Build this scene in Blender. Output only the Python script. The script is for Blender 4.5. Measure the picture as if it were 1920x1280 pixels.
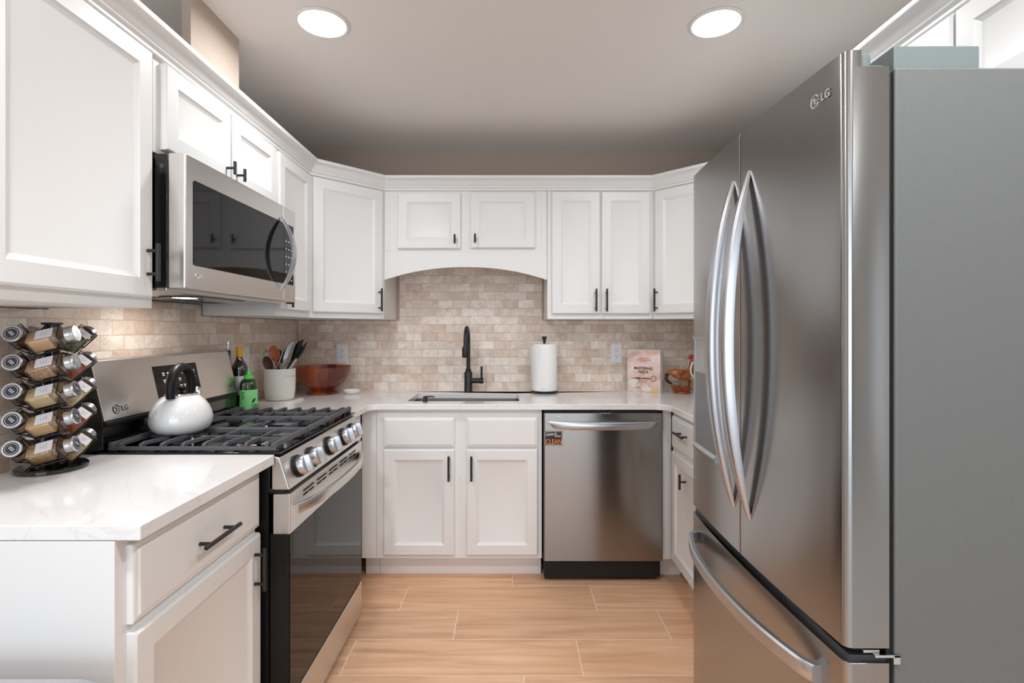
import bpy, bmesh, math, random
from math import sin, cos, pi, radians, sqrt
from mathutils import Vector, Matrix
from mathutils.geometry import tessellate_polygon

for o in list(bpy.data.objects):
    bpy.data.objects.remove(o, do_unlink=True)
S = bpy.context.scene
C = S.collection
random.seed(7)

# ------------------------------------------------------------------ camera
EYE = 1.2925
cam_d = bpy.data.cameras.new('camera')
cam_d.sensor_width = 36.0
cam_d.lens = 18.0                       # 960 px focal length on a 1920 px frame
cam_d.shift_x = 3 / 1920
cam_d.shift_y = -22 / 1920
cam_d.clip_start = 0.02
cam = bpy.data.objects.new('camera', cam_d)
C.objects.link(cam)
cam.location = (0, 0, EYE)
cam.rotation_euler = (radians(90), 0, 0)
S.camera = cam

# ------------------------------------------------------------------ world, exposure
W = bpy.data.worlds.new('daylight')
S.world = W
W.use_nodes = True
_bg = W.node_tree.nodes['Background']
_bg.inputs['Color'].default_value = (0.86, 0.92, 1.0, 1)
_bg.inputs['Strength'].default_value = 1.2
S.view_settings.view_transform = 'Standard'
S.view_settings.look = 'None'
S.view_settings.gamma = 1.0
S.view_settings.use_curve_mapping = False
S.view_settings.exposure = 0.24
S.cycles.max_bounces = 10
S.cycles.diffuse_bounces = 5
S.cycles.glossy_bounces = 5
S.cycles.transparent_max_bounces = 16
S.cycles.sample_clamp_indirect = 6.0
S.cycles.caustics_reflective = False
S.cycles.caustics_refractive = False


def area_light(name, loc, rot, sx, sy, power, color=(1, 1, 1), shape='RECTANGLE', spread=180):
    l = bpy.data.lights.new(name, 'AREA')
    l.shape = shape
    l.size = sx
    if shape in ('RECTANGLE', 'ELLIPSE'):
        l.size_y = sy
    l.energy = power
    l.color = color
    l.spread = radians(spread)
    o = bpy.data.objects.new(name, l)
    C.objects.link(o)
    o.location = loc
    o.rotation_euler = rot
    return o


CEIL = 2.42
CAN_POWER = 5.2
ADDED_REAR_POWER = 14.5
CAN_COLOR = (0.97, 0.985, 1.0)
ADDED_WINDOW_POWER = 40.0
# area light at an invented, unseen window, for daylight from behind the camera
area_light('added_window_daylight', (-0.35, -3.58, 1.30), (radians(90), 0, 0), 3.0, 1.85, ADDED_WINDOW_POWER, (0.80, 0.90, 1.0))

# ------------------------------------------------------------------ colour + materials


def lin(c):
    r = []
    for v in c[:3]:
        v = v / 255.0
        r.append(v / 12.92 if v <= 0.04045 else ((v + 0.055) / 1.055) ** 2.4)
    return (r[0], r[1], r[2], 1.0)


def new_mat(name):
    m = bpy.data.materials.new(name)
    m.use_nodes = True
    nt = m.node_tree
    return m, nt, nt.nodes['Principled BSDF']


def pmat(name, rgb, rough=0.5, metal=0.0, coat=0.0, spec=0.5, noise=0.0, nscale=20.0, bump=0.0, bscale=200.0, emit=0.0):
    m, nt, b = new_mat(name)
    b.inputs['Base Color'].default_value = lin(rgb)
    b.inputs['Roughness'].default_value = rough
    b.inputs['Metallic'].default_value = metal
    b.inputs['Coat Weight'].default_value = coat
    b.inputs['Specular IOR Level'].default_value = spec
    if emit:
        b.inputs['Emission Color'].default_value = lin(rgb)
        b.inputs['Emission Strength'].default_value = emit
    if noise or bump:
        tc = nt.nodes.new('ShaderNodeTexCoord')
    if noise:
        n = nt.nodes.new('ShaderNodeTexNoise')
        n.inputs['Scale'].default_value = nscale
        n.inputs['Detail'].default_value = 4
        nt.links.new(tc.outputs['Object'], n.inputs['Vector'])
        mx = nt.nodes.new('ShaderNodeMix')
        mx.data_type = 'RGBA'
        d = lin([v * (1 - noise) for v in rgb])
        l = lin([min(255, v * (1 + noise)) for v in rgb])
        mx.inputs[6].default_value = d
        mx.inputs[7].default_value = l
        nt.links.new(n.outputs['Fac'], mx.inputs[0])
        nt.links.new(mx.outputs[2], b.inputs['Base Color'])
    if bump:
        n2 = nt.nodes.new('ShaderNodeTexNoise')
        n2.inputs['Scale'].default_value = bscale
        nt.links.new(tc.outputs['Object'], n2.inputs['Vector'])
        bp = nt.nodes.new('ShaderNodeBump')
        bp.inputs['Strength'].default_value = bump
        bp.inputs['Distance'].default_value = 0.002
        nt.links.new(n2.outputs['Fac'], bp.inputs['Height'])
        nt.links.new(bp.outputs['Normal'], b.inputs['Normal'])
    return m


def steel(name, rgb, rough=0.26, aniso=0.6, rot=0.25, grain=(2.0, 2.0, 260.0), axis='Z'):
    """brushed stainless: fine grain in the roughness, anisotropic sheen"""
    m, nt, b = new_mat(name)
    b.inputs['Metallic'].default_value = 1.0
    b.inputs['Anisotropic'].default_value = aniso
    b.inputs['Anisotropic Rotation'].default_value = rot
    tan = nt.nodes.new('ShaderNodeTangent')
    tan.direction_type = 'RADIAL'
    tan.axis = axis
    nt.links.new(tan.outputs['Tangent'], b.inputs['Tangent'])
    tc = nt.nodes.new('ShaderNodeTexCoord')
    mp = nt.nodes.new('ShaderNodeMapping')
    mp.inputs['Scale'].default_value = grain
    nt.links.new(tc.outputs['Object'], mp.inputs['Vector'])
    n = nt.nodes.new('ShaderNodeTexNoise')
    n.inputs['Scale'].default_value = 4.0
    n.inputs['Detail'].default_value = 3
    nt.links.new(mp.outputs['Vector'], n.inputs['Vector'])
    mr = nt.nodes.new('ShaderNodeMapRange')
    mr.inputs['To Min'].default_value = rough - 0.012
    mr.inputs['To Max'].default_value = rough + 0.012
    nt.links.new(n.outputs['Fac'], mr.inputs['Value'])
    nt.links.new(mr.outputs['Result'], b.inputs['Roughness'])
    mx = nt.nodes.new('ShaderNodeMix')
    mx.data_type = 'RGBA'
    mx.inputs[6].default_value = lin([v * 0.992 for v in rgb])
    mx.inputs[7].default_value = lin([min(255, v * 1.008) for v in rgb])
    nt.links.new(n.outputs['Fac'], mx.inputs[0])
    nt.links.new(mx.outputs[2], b.inputs['Base Color'])
    return m


def thin_glass(name, tint=(255, 255, 255), refl=0.09, rough=0.03):
    m = bpy.data.materials.new(name)
    m.use_nodes = True
    nt = m.node_tree
    nt.nodes.clear()
    out = nt.nodes.new('ShaderNodeOutputMaterial')
    tr = nt.nodes.new('ShaderNodeBsdfTransparent')
    tr.inputs['Color'].default_value = lin(tint)
    gl = nt.nodes.new('ShaderNodeBsdfGlossy')
    gl.inputs['Roughness'].default_value = rough
    lw = nt.nodes.new('ShaderNodeLayerWeight')
    lw.inputs['Blend'].default_value = 0.35
    mr = nt.nodes.new('ShaderNodeMapRange')
    mr.inputs['To Min'].default_value = refl
    mr.inputs['To Max'].default_value = 0.75
    nt.links.new(lw.outputs['Fresnel'], mr.inputs['Value'])
    mx = nt.nodes.new('ShaderNodeMixShader')
    nt.links.new(mr.outputs['Result'], mx.inputs['Fac'])
    nt.links.new(tr.outputs['BSDF'], mx.inputs[1])
    nt.links.new(gl.outputs['BSDF'], mx.inputs[2])
    nt.links.new(mx.outputs['Shader'], out.inputs['Surface'])
    return m


def quartz_mat():
    m, nt, b = new_mat('white_quartz')
    b.inputs['Roughness'].default_value = 0.12
    b.inputs['Coat Weight'].default_value = 0.2
    g = nt.nodes.new('ShaderNodeNewGeometry')
    n0 = nt.nodes.new('ShaderNodeTexNoise')
    n0.inputs['Scale'].default_value = 2.6
    n0.inputs['Detail'].default_value = 5
    n0.inputs['Distortion'].default_value = 1.6
    nt.links.new(g.outputs['Position'], n0.inputs['Vector'])
    r = nt.nodes.new('ShaderNodeValToRGB')
    e = r.color_ramp.elements
    e[0].position = 0.485
    e[0].color = (0, 0, 0, 1)
    e[1].position = 0.5
    e[1].color = (1, 1, 1, 1)
    e2 = r.color_ramp.elements.new(0.515)
    e2.color = (0, 0, 0, 1)
    nt.links.new(n0.outputs['Fac'], r.inputs['Fac'])
    n1 = nt.nodes.new('ShaderNodeTexNoise')
    n1.inputs['Scale'].default_value = 3.0
    nt.links.new(g.outputs['Position'], n1.inputs['Vector'])
    mu = nt.nodes.new('ShaderNodeMath')
    mu.operation = 'MULTIPLY'
    nt.links.new(r.outputs['Color'], mu.inputs[0])
    nt.links.new(n1.outputs['Fac'], mu.inputs[1])
    mu2 = nt.nodes.new('ShaderNodeMath')
    mu2.operation = 'MULTIPLY'
    mu2.inputs[1].default_value = 0.45
    nt.links.new(mu.outputs[0], mu2.inputs[0])
    mx = nt.nodes.new('ShaderNodeMix')
    mx.data_type = 'RGBA'
    mx.inputs[6].default_value = lin((238, 237, 237))
    mx.inputs[7].default_value = lin((190, 187, 184))
    nt.links.new(mu2.outputs[0], mx.inputs[0])
    nt.links.new(mx.outputs[2], b.inputs['Base Color'])
    return m


def tile_mat(name, axis):
    """tumbled marble brick tiles, 4 x 2 inch, laid along the given world axis"""
    m, nt, b = new_mat(name)
    g = nt.nodes.new('ShaderNodeNewGeometry')
    sp = nt.nodes.new('ShaderNodeSeparateXYZ')
    nt.links.new(g.outputs['Position'], sp.inputs[0])
    ad = nt.nodes.new('ShaderNodeMath')
    ad.operation = 'ADD'
    ad.inputs[1].default_value = -0.914 + 0.0517 * 20 + 0.002
    nt.links.new(sp.outputs['Z'], ad.inputs[0])
    ax = nt.nodes.new('ShaderNodeMath')
    ax.operation = 'ADD'
    ax.inputs[1].default_value = 5.08
    nt.links.new(sp.outputs[axis], ax.inputs[0])
    cb = nt.nodes.new('ShaderNodeCombineXYZ')
    nt.links.new(ax.outputs[0], cb.inputs['X'])
    nt.links.new(ad.outputs[0], cb.inputs['Y'])
    br = nt.nodes.new('ShaderNodeTexBrick')
    br.offset = 0.5
    br.inputs['Scale'].default_value = 1.0
    br.inputs['Brick Width'].default_value = 0.1016
    br.inputs['Row Height'].default_value = 0.0517
    br.inputs['Mortar Size'].default_value = 0.0011
    br.inputs['Mortar Smooth'].default_value = 0.3
    br.inputs['Bias'].default_value = -0.1
    br.inputs['Color1'].default_value = lin((250, 240, 230))
    br.inputs['Color2'].default_value = lin((224, 202, 184))
    br.inputs['Mortar'].default_value = lin((220, 204, 190))
    nt.links.new(cb.outputs[0], br.inputs['Vector'])
    # marbling, broken up per tile by the tile's own shade
    ofs = nt.nodes.new('ShaderNodeVectorMath')
    ofs.operation = 'MULTIPLY_ADD'
    nt.links.new(br.outputs['Color'], ofs.inputs[0])
    ofs.inputs[1].default_value = (9, 9, 9)
    nt.links.new(g.outputs['Position'], ofs.inputs[2])
    n = nt.nodes.new('ShaderNodeTexNoise')
    n.inputs['Scale'].default_value = 14
    n.inputs['Detail'].default_value = 6
    n.inputs['Distortion'].default_value = 1.2
    nt.links.new(ofs.outputs[0], n.inputs['Vector'])
    rp = nt.nodes.new('ShaderNodeValToRGB')
    e = rp.color_ramp.elements
    e[0].position = 0.30
    e[0].color = lin((220, 202, 188))
    e[1].position = 0.68
    e[1].color = (1, 1, 1, 1)
    nt.links.new(n.outputs['Fac'], rp.inputs['Fac'])
    mx = nt.nodes.new('ShaderNodeMix')
    mx.data_type = 'RGBA'
    mx.blend_type = 'MULTIPLY'
    mx.inputs[0].default_value = 0.65
    nt.links.new(br.outputs['Color'], mx.inputs[6])
    nt.links.new(rp.outputs['Color'], mx.inputs[7])
    # dark hairline veins
    n3 = nt.nodes.new('ShaderNodeTexNoise')
    n3.inputs['Scale'].default_value = 9
    n3.inputs['Detail'].default_value = 8
    n3.inputs['Distortion'].default_value = 2.5
    nt.links.new(ofs.outputs[0], n3.inputs['Vector'])
    r3 = nt.nodes.new('ShaderNodeValToRGB')
    e = r3.color_ramp.elements
    e[0].position = 0.488
    e[0].color = (0, 0, 0, 1)
    e[1].position = 0.5
    e[1].color = (1, 1, 1, 1)
    x = r3.color_ramp.elements.new(0.508)
    x.color = (0, 0, 0, 1)
    nt.links.new(n3.outputs['Fac'], r3.inputs['Fac'])
    m3 = nt.nodes.new('ShaderNodeMath')
    m3.operation = 'MULTIPLY'
    m3.inputs[1].default_value = 0.5
    nt.links.new(r3.outputs['Color'], m3.inputs[0])
    mx3 = nt.nodes.new('ShaderNodeMix')
    mx3.data_type = 'RGBA'
    nt.links.new(m3.outputs[0], mx3.inputs[0])
    nt.links.new(mx.outputs[2], mx3.inputs[6])
    mx3.inputs[7].default_value = lin((150, 122, 104))
    nt.links.new(mx3.outputs[2], b.inputs['Base Color'])
    b.inputs['Roughness'].default_value = 0.38
    bp = nt.nodes.new('ShaderNodeBump')
    bp.invert = True
    bp.inputs['Strength'].default_value = 0.8
    bp.inputs['Distance'].default_value = 0.003
    nt.links.new(br.outputs['Fac'], bp.inputs['Height'])
    nt.links.new(bp.outputs['Normal'], b.inputs['Normal'])
    return m


def plank_mat():
    m, nt, b = new_mat('oak_plank_tile')
    g = nt.nodes.new('ShaderNodeNewGeometry')
    at = nt.nodes.new('ShaderNodeAttribute')
    at.attribute_name = 'plank'
    sc = nt.nodes.new('ShaderNodeVectorMath')
    sc.operation = 'MULTIPLY'
    sc.inputs[1].default_value = (1.3, 16, 1)
    nt.links.new(g.outputs['Position'], sc.inputs[0])
    ofs = nt.nodes.new('ShaderNodeVectorMath')
    ofs.operation = 'MULTIPLY_ADD'
    nt.links.new(at.outputs['Color'], ofs.inputs[0])
    ofs.inputs[1].default_value = (37, 21, 13)
    nt.links.new(sc.outputs[0], ofs.inputs[2])
    n = nt.nodes.new('ShaderNodeTexNoise')
    n.inputs['Scale'].default_value = 1.6
    n.inputs['Detail'].default_value = 6
    n.inputs['Distortion'].default_value = 0.6
    nt.links.new(ofs.outputs[0], n.inputs['Vector'])
    rp = nt.nodes.new('ShaderNodeValToRGB')
    e = rp.color_ramp.elements
    e[0].position = 0.28
    e[0].color = lin((208, 158, 122))
    e[1].position = 0.72
    e[1].color = lin((242, 198, 162))
    mm = rp.color_ramp.elements.new(0.5)
    mm.color = lin((228, 180, 144))
    nt.links.new(n.outputs['Fac'], rp.inputs['Fac'])
    hsv = nt.nodes.new('ShaderNodeHueSaturation')
    mr = nt.nodes.new('ShaderNodeMapRange')
    mr.inputs['To Min'].default_value = 0.94
    mr.inputs['To Max'].default_value = 1.05
    nt.links.new(at.outputs['Fac'], mr.inputs['Value'])
    nt.links.new(mr.outputs['Result'], hsv.inputs['Value'])
    nt.links.new(rp.outputs['Color'], hsv.inputs['Color'])
    nt.links.new(hsv.outputs['Color'], b.inputs['Base Color'])
    b.inputs['Roughness'].default_value = 0.36
    return m


def bowl_wood():
    """staved acacia: vertical staves of different browns around the axis"""
    m, nt, b = new_mat('acacia_staves')
    tc = nt.nodes.new('ShaderNodeTexCoord')
    sp = nt.nodes.new('ShaderNodeSeparateXYZ')
    nt.links.new(tc.outputs['Object'], sp.inputs[0])
    a = nt.nodes.new('ShaderNodeMath')
    a.operation = 'ARCTAN2'
    nt.links.new(sp.outputs['Y'], a.inputs[0])
    nt.links.new(sp.outputs['X'], a.inputs[1])
    mu = nt.nodes.new('ShaderNodeMath')
    mu.operation = 'MULTIPLY'
    mu.inputs[1].default_value = 18 / (2 * pi)
    nt.links.new(a.outputs[0], mu.inputs[0])
    fl = nt.nodes.new('ShaderNodeMath')
    fl.operation = 'FLOOR'
    nt.links.new(mu.outputs[0], fl.inputs[0])
    wn = nt.nodes.new('ShaderNodeTexWhiteNoise')
    wn.noise_dimensions = '1D'
    nt.links.new(fl.outputs[0], wn.inputs['W'])
    n = nt.nodes.new('ShaderNodeTexNoise')
    mp = nt.nodes.new('ShaderNodeMapping')
    mp.inputs['Scale'].default_value = (60, 60, 6)
    nt.links.new(tc.outputs['Object'], mp.inputs['Vector'])
    nt.links.new(mp.outputs['Vector'], n.inputs['Vector'])
    n.inputs['Scale'].default_value = 1.0
    ad = nt.nodes.new('ShaderNodeMath')
    ad.operation = 'MULTIPLY_ADD'
    ad.inputs[1].default_value = 0.3
    nt.links.new(n.outputs['Fac'], ad.inputs[0])
    m2 = nt.nodes.new('ShaderNodeMath')
    m2.operation = 'MULTIPLY'
    m2.inputs[1].default_value = 0.75
    nt.links.new(wn.outputs['Value'], m2.inputs[0])
    nt.links.new(m2.outputs[0], ad.inputs[2])
    rp = nt.nodes.new('ShaderNodeValToRGB')
    e = rp.color_ramp.elements
    e[0].position = 0.15
    e[1].position = 0.95
    e[0].color = lin((84, 32, 16))
    e[1].color = lin((196, 116, 62))
    x = rp.color_ramp.elements.new(0.5)
    x.color = lin((138, 62, 30))
    nt.links.new(ad.outputs[0], rp.inputs['Fac'])
    nt.links.new(rp.outputs['Color'], b.inputs['Base Color'])
    b.inputs['Roughness'].default_value = 0.3
    b.inputs['Coat Weight'].default_value = 0.3
    return m


def spice_mat(name, a, bcol, scale):
    m, nt, b = new_mat(name)
    tc = nt.nodes.new('ShaderNodeTexCoord')
    v = nt.nodes.new('ShaderNodeTexVoronoi')
    v.inputs['Scale'].default_value = scale
    nt.links.new(tc.outputs['Object'], v.inputs['Vector'])
    sp = nt.nodes.new('ShaderNodeSeparateColor')
    nt.links.new(v.outputs['Color'], sp.inputs[0])
    mx = nt.nodes.new('ShaderNodeMix')
    mx.data_type = 'RGBA'
    mx.inputs[6].default_value = lin(a)
    mx.inputs[7].default_value = lin(bcol)
    nt.links.new(sp.outputs[0], mx.inputs[0])
    nt.links.new(mx.outputs[2], b.inputs['Base Color'])
    b.inputs['Roughness'].default_value = 0.9
    return m


def cover_mat():
    """cookbook cover: pale pink photograph of dough with flour and warm patches"""
    m, nt, b = new_mat('book_cover_print')
    tc = nt.nodes.new('ShaderNodeTexCoord')
    n = nt.nodes.new('ShaderNodeTexNoise')
    n.inputs['Scale'].default_value = 13
    n.inputs['Detail'].default_value = 3
    n.inputs['Distortion'].default_value = 1.0
    nt.links.new(tc.outputs['Object'], n.inputs['Vector'])
    rp = nt.nodes.new('ShaderNodeValToRGB')
    e = rp.color_ramp.elements
    e[0].position = 0.3
    e[0].color = lin((226, 176, 156))
    e[1].position = 0.7
    e[1].color = lin((240, 226, 226))
    x = rp.color_ramp.elements.new(0.5)
    x.color = lin((236, 208, 200))
    nt.links.new(n.outputs['Fac'], rp.inputs['Fac'])
    nt.links.new(rp.outputs['Color'], b.inputs['Base Color'])
    b.inputs['Roughness'].default_value = 0.35
    return m


M = {}
M['cab'] = pmat('white_cabinet_paint', (234, 234, 233), 0.38, bump=0.03, bscale=60)
M['wall'] = pmat('greige_wall_paint', (190, 174, 161), 0.85, bump=0.04, bscale=300)
M['ceil'] = pmat('ceiling_paint', (238, 235, 232), 0.9, bump=0.03, bscale=300)
M['trimw'] = pmat('white_trim_paint', (232, 231, 229), 0.4)
M['quartz'] = quartz_mat()
M['tile_x'] = tile_mat('marble_tile_back', 'X')
M['tile_y'] = tile_mat('marble_tile_side', 'Y')
M['plank'] = plank_mat()
M['grout'] = pmat('floor_grout', (244, 222, 198), 0.9)
M['steel'] = steel('brushed_stainless', (152, 150, 148), 0.23, 0.85)
M['steel_fr'] = steel('fridge_door_stainless', (166, 165, 164), 0.21, 0.8)
M['steel_rg'] = steel('range_stainless', (222, 219, 216), 0.30, 0.7)
M['steel_lt'] = pmat('satin_handle_metal', (196, 198, 203), 0.33, 1.0)
M['chrome'] = pmat('polished_metal', (220, 220, 220), 0.1, 1.0)
M['sinkst'] = pmat('sink_stainless', (205, 203, 200), 0.25, 1.0)
M['fr_side'] = pmat('fridge_side_grey', (106, 108, 107), 0.45, 0.0, bump=0.25, bscale=420)
M['fr_hinge'] = pmat('grey_hinge_plastic', (112, 121, 121), 0.4)
M['dkgrey'] = pmat('dark_grey_plastic', (64, 66, 70), 0.4)
M['blk'] = pmat('black_matte_metal', (28, 28, 30), 0.42)
M['blkgl'] = pmat('black_gloss_enamel', (10, 10, 11), 0.08, coat=0.5)
M['blkplast'] = pmat('black_plastic', (16, 16, 17), 0.45, spec=0.3)
M['iron'] = pmat('cast_iron', (76, 78, 83), 0.5, bump=0.15, bscale=500)
M['ovenglass'] = pmat('dark_oven_glass', (7, 7, 8), 0.03, spec=0.22)
M['mwglass'] = pmat('dark_microwave_glass', (10, 10, 11), 0.04, spec=0.30)
M['gap'] = pmat('gasket_black', (16, 16, 17), 0.7)
M['lens'] = pmat('lamp_lens', (255, 252, 246), 0.5, emit=9.0)
M['mwlamp'] = pmat('hood_lamp_lens', (255, 250, 240), 0.4, emit=5.0)
M['white'] = pmat('white_ceramic', (236, 234, 230), 0.25)
M['outlet'] = pmat('white_outlet_plastic', (232, 232, 234), 0.35)
M['crock'] = pmat('matte_white_stoneware', (226, 224, 218), 0.55)
M['kettle'] = pmat('cream_enamel', (226, 226, 226), 0.08, coat=0.6)
M['paper'] = pmat('paper_towel', (242, 242, 240), 0.9, bump=0.2, bscale=160)
M['bowl'] = bowl_wood()
M['spoonwood'] = pmat('cherry_wood', (166, 92, 50), 0.5, noise=0.12, nscale=30)
M['darkwood'] = pmat('walnut_wood', (74, 40, 28), 0.5, noise=0.15, nscale=30)
M['wineglass'] = pmat('dark_wine_bottle_glass', (14, 18, 14), 0.05, coat=1.0, spec=0.8)
M['foil'] = pmat('gold_foil', (222, 164, 28), 0.35)
M['label'] = pmat('white_paper_label', (226, 226, 232), 0.6)
M['labgreen'] = pmat('bright_green_label', (142, 230, 146), 0.45)
M['capgreen'] = pmat('bright_green_plastic', (96, 226, 96), 0.4)
M['greenbottle'] = pmat('dark_green_bottle', (34, 62, 30), 0.08, coat=0.8)
M['oilbottle'] = thin_glass('clear_bottle_glass', (196, 206, 150), 0.08)
M['oil'] = pmat('olive_oil', (120, 116, 30), 0.15)
M['ink'] = pmat('black_ink', (36, 34, 34), 0.6)
M['inkbrown'] = pmat('brown_ink', (140, 88, 66), 0.6)
M['inkgrey'] = pmat('pale_grey_ink', (176, 172, 166), 0.6)
M['inkgreen'] = pmat('dark_green_ink', (24, 84, 40), 0.6)
M['logo'] = pmat('silver_logo', (226, 226, 226), 0.25, 0.6)
M['logodk'] = pmat('dark_logo', (58, 58, 60), 0.35)
M['lcd'] = pmat('display_mark', (210, 214, 220), 0.5, emit=0.3)
M['lcdblue'] = pmat('blue_display', (90, 130, 220), 0.5, emit=0.8)
M['jarglass'] = thin_glass('jar_glass', (252, 253, 252), 0.05)
M['lid'] = pmat('brushed_jar_lid', (200, 200, 202), 0.3, 1.0)
M['sticker'] = pmat('slate_sticker', (44, 46, 58), 0.5)
M['stickerlt'] = pmat('silver_sticker', (176, 180, 186), 0.3, 0.5)
M['cover'] = cover_mat()
M['pages'] = pmat('book_pages', (206, 208, 214), 0.7)
M['amber'] = pmat('amber_glaze', (158, 88, 26), 0.18, coat=0.7, noise=0.35, nscale=40)
M['rust'] = pmat('rust_glaze', (128, 58, 26), 0.25, coat=0.5, noise=0.35, nscale=60)
M['pink'] = pmat('dusty_red_glaze', (186, 70, 88), 0.2, coat=0.5)
M['orange'] = pmat('orange_print', (244, 130, 48), 0.5)
M['whiteink'] = pmat('white_print', (232, 232, 232), 0.5)
M['signblk'] = pmat('black_sign', (24, 22, 22), 0.4)
M['cheese'] = pmat('cheese_print', (240, 206, 140), 0.4)
M['flour'] = pmat('flour_print', (240, 236, 226), 0.4)
M['noodle'] = pmat('noodle_print', (232, 178, 112), 0.4)
M['knifewood'] = pmat('cutter_wood_print', (120, 60, 42), 0.4)
M['marble'] = pmat('marble_tray', (232, 228, 224), 0.2, noise=0.1, nscale=18)
M['bin'] = pmat('grey_bin_plastic', (170, 170, 175), 0.5)
M['disp'] = pmat('dispenser_grey', (120, 122, 124), 0.3, 0.5)

# ------------------------------------------------------------------ mesh helpers


class MB:
    def __init__(self):
        self.v = []
        self.f = []

    def add(self, verts, faces):
        n = len(self.v)
        self.v += [tuple(p) for p in verts]
        self.f += [tuple(i + n for i in f) for f in faces]
        return self

    def box(self, x0, x1, y0, y1, z0, z1):
        return self.add([(x0, y0, z0), (x1, y0, z0), (x1, y1, z0), (x0, y1, z0), (x0, y0, z1), (x1, y0, z1), (x1, y1, z1), (x0, y1, z1)],
                        [(0, 3, 2, 1), (4, 5, 6, 7), (0, 1, 5, 4), (1, 2, 6, 5), (2, 3, 7, 6), (3, 0, 4, 7)])

    def hexa(self, bottom, top):
        return self.add(list(bottom) + list(top), [(0, 3, 2, 1), (4, 5, 6, 7), (0, 1, 5, 4), (1, 2, 6, 5), (2, 3, 7, 6), (3, 0, 4, 7)])

    def loft(self, rings, cap0=True, cap1=True, closed=True):
        n = len(rings[0])
        vs = [p for r in rings for p in r]
        fs = []
        for k in range(len(rings) - 1):
            for i in range(n if closed else n - 1):
                j = (i + 1) % n
                fs.append((k * n + i, k * n + j, (k + 1) * n + j, (k + 1) * n + i))
        if cap0:
            fs.append(tuple(range(n - 1, -1, -1)))
        if cap1:
            o = (len(rings) - 1) * n
            fs.append(tuple(range(o, o + n)))
        return self.add(vs, fs)

    def lathe(self, prof, seg=32, c=(0, 0, 0), cap0=True, cap1=True):
        rings = []
        for r, z in prof:
            r = max(r, 1e-5)
            rings.append([(c[0] + r * cos(2 * pi * i / seg), c[1] + r * sin(2 * pi * i / seg), c[2] + z) for i in range(seg)])
        return self.loft(rings, cap0, cap1)

    def cyl(self, p0, p1, r, seg=14, r1=None):
        return self.tube([p0, p1], [r, r if r1 is None else r1], seg)

    def tube(self, pts, rad, seg=10, flat=None, up=None):
        """round (or flattened) sweep; flat=(a,b) radii multipliers along frame axes"""
        P = [Vector(p) for p in pts]
        n = len(P)
        if not hasattr(rad, '__len__'):
            rad = [rad] * n
        rings = []
        nrm = None
        for i in range(n):
            t = (P[min(i + 1, n - 1)] - P[max(i - 1, 0)]).normalized()
            if up is not None:
                u = Vector(up)
                nrm = (u - t * u.dot(t)).normalized()
            elif nrm is None:
                u = Vector((0, 0, 1)) if abs(t.z) < 0.9 else Vector((1, 0, 0))
                nrm = (u - t * u.dot(t)).normalized()
            else:
                nrm = (nrm - t * nrm.dot(t)).normalized()
            bn = t.cross(nrm)
            fa, fb = flat if flat else (1, 1)
            rings.append([P[i] + nrm * (rad[i] * fa * cos(2 * pi * k / seg)) + bn * (rad[i] * fb * sin(2 * pi * k / seg)) for k in range(seg)])
        return self.loft(rings)

    def prism(self, outer, z0, z1, hole=None, axis='z'):
        """extrude polygon (2D) between two heights; optional hole"""
        loops = [outer] + ([hole] if hole else [])
        tri = tessellate_polygon([[Vector((p[0], p[1], 0)) for p in l] for l in loops])
        flat = [p for l in loops for p in l]
        n = len(flat)

        def P(p, h):
            if axis == 'z':
                return (p[0], p[1], h)
            if axis == 'y':
                return (p[0], h, p[1])
            return (h, p[0], p[1])
        vs = [P(p, z0) for p in flat] + [P(p, z1) for p in flat]
        fs = []
        for a, b, c in tri:
            fs.append((a, b, c))
            fs.append((c + n, b + n, a + n))
        s = 0
        for l in loops:
            m = len(l)
            for i in range(m):
                j = (i + 1) % m
                fs.append((s + i, s + j, s + j + n, s + i + n))
            s += m
        return self.add(vs, fs)

    def panel(self, x0, x1, z0, z1, rings, y=0.0):
        """front facing -Y made of nested rectangles; rings = [(inset, y offset)], last one is filled"""
        R = []
        for ins, dy in rings:
            R.append([(x0 + ins, y + dy, z0 + ins), (x1 - ins, y + dy, z0 + ins), (x1 - ins, y + dy, z1 - ins), (x0 + ins, y + dy, z1 - ins)])
        return self.loft(R)

    def xf(self, mat):
        self.v = [tuple(mat @ Vector(p)) for p in self.v]
        return self

    def build(self, name, mat, parent=None, smooth=True, bevel=0.0, angle=35, seg=2):
        me = bpy.data.meshes.new(name)
        me.from_pydata(self.v, [], self.f)
        bm = bmesh.new()
        bm.from_mesh(me)
        bmesh.ops.recalc_face_normals(bm, faces=bm.faces)
        bm.to_mesh(me)
        bm.free()
        if mat is not None:
            me.materials.append(mat)
        if smooth:
            me.polygons.foreach_set('use_smooth', [True] * len(me.polygons))
            me.set_sharp_from_angle(angle=radians(angle))
        o = bpy.data.objects.new(name, me)
        C.objects.link(o)
        if parent is not None:
            o.parent = parent
        if bevel:
            b = o.modifiers.new('edge', 'BEVEL')
            b.width = bevel
            b.segments = seg
            b.limit_method = 'ANGLE'
            b.angle_limit = radians(40)
            b.harden_normals = True
        return o


def tag(o, label, cat, group=None, kind=None):
    o['label'] = label
    o['category'] = cat
    if group:
        o['group'] = group
    if kind:
        o['kind'] = kind
    return o


def thing(name, label, cat, loc=(0, 0, 0), rotz=0.0, group=None, rot=None):
    o = bpy.data.objects.new(name, None)
    C.objects.link(o)
    o.empty_display_size = 0.05
    o.location = loc
    o.rotation_euler = rot if rot else (0, 0, rotz)
    return tag(o, label, cat, group)


def struct(name, mb, mat, **k):
    o = mb.build(name, mat, **k)
    o['kind'] = 'structure'
    return o


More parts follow.
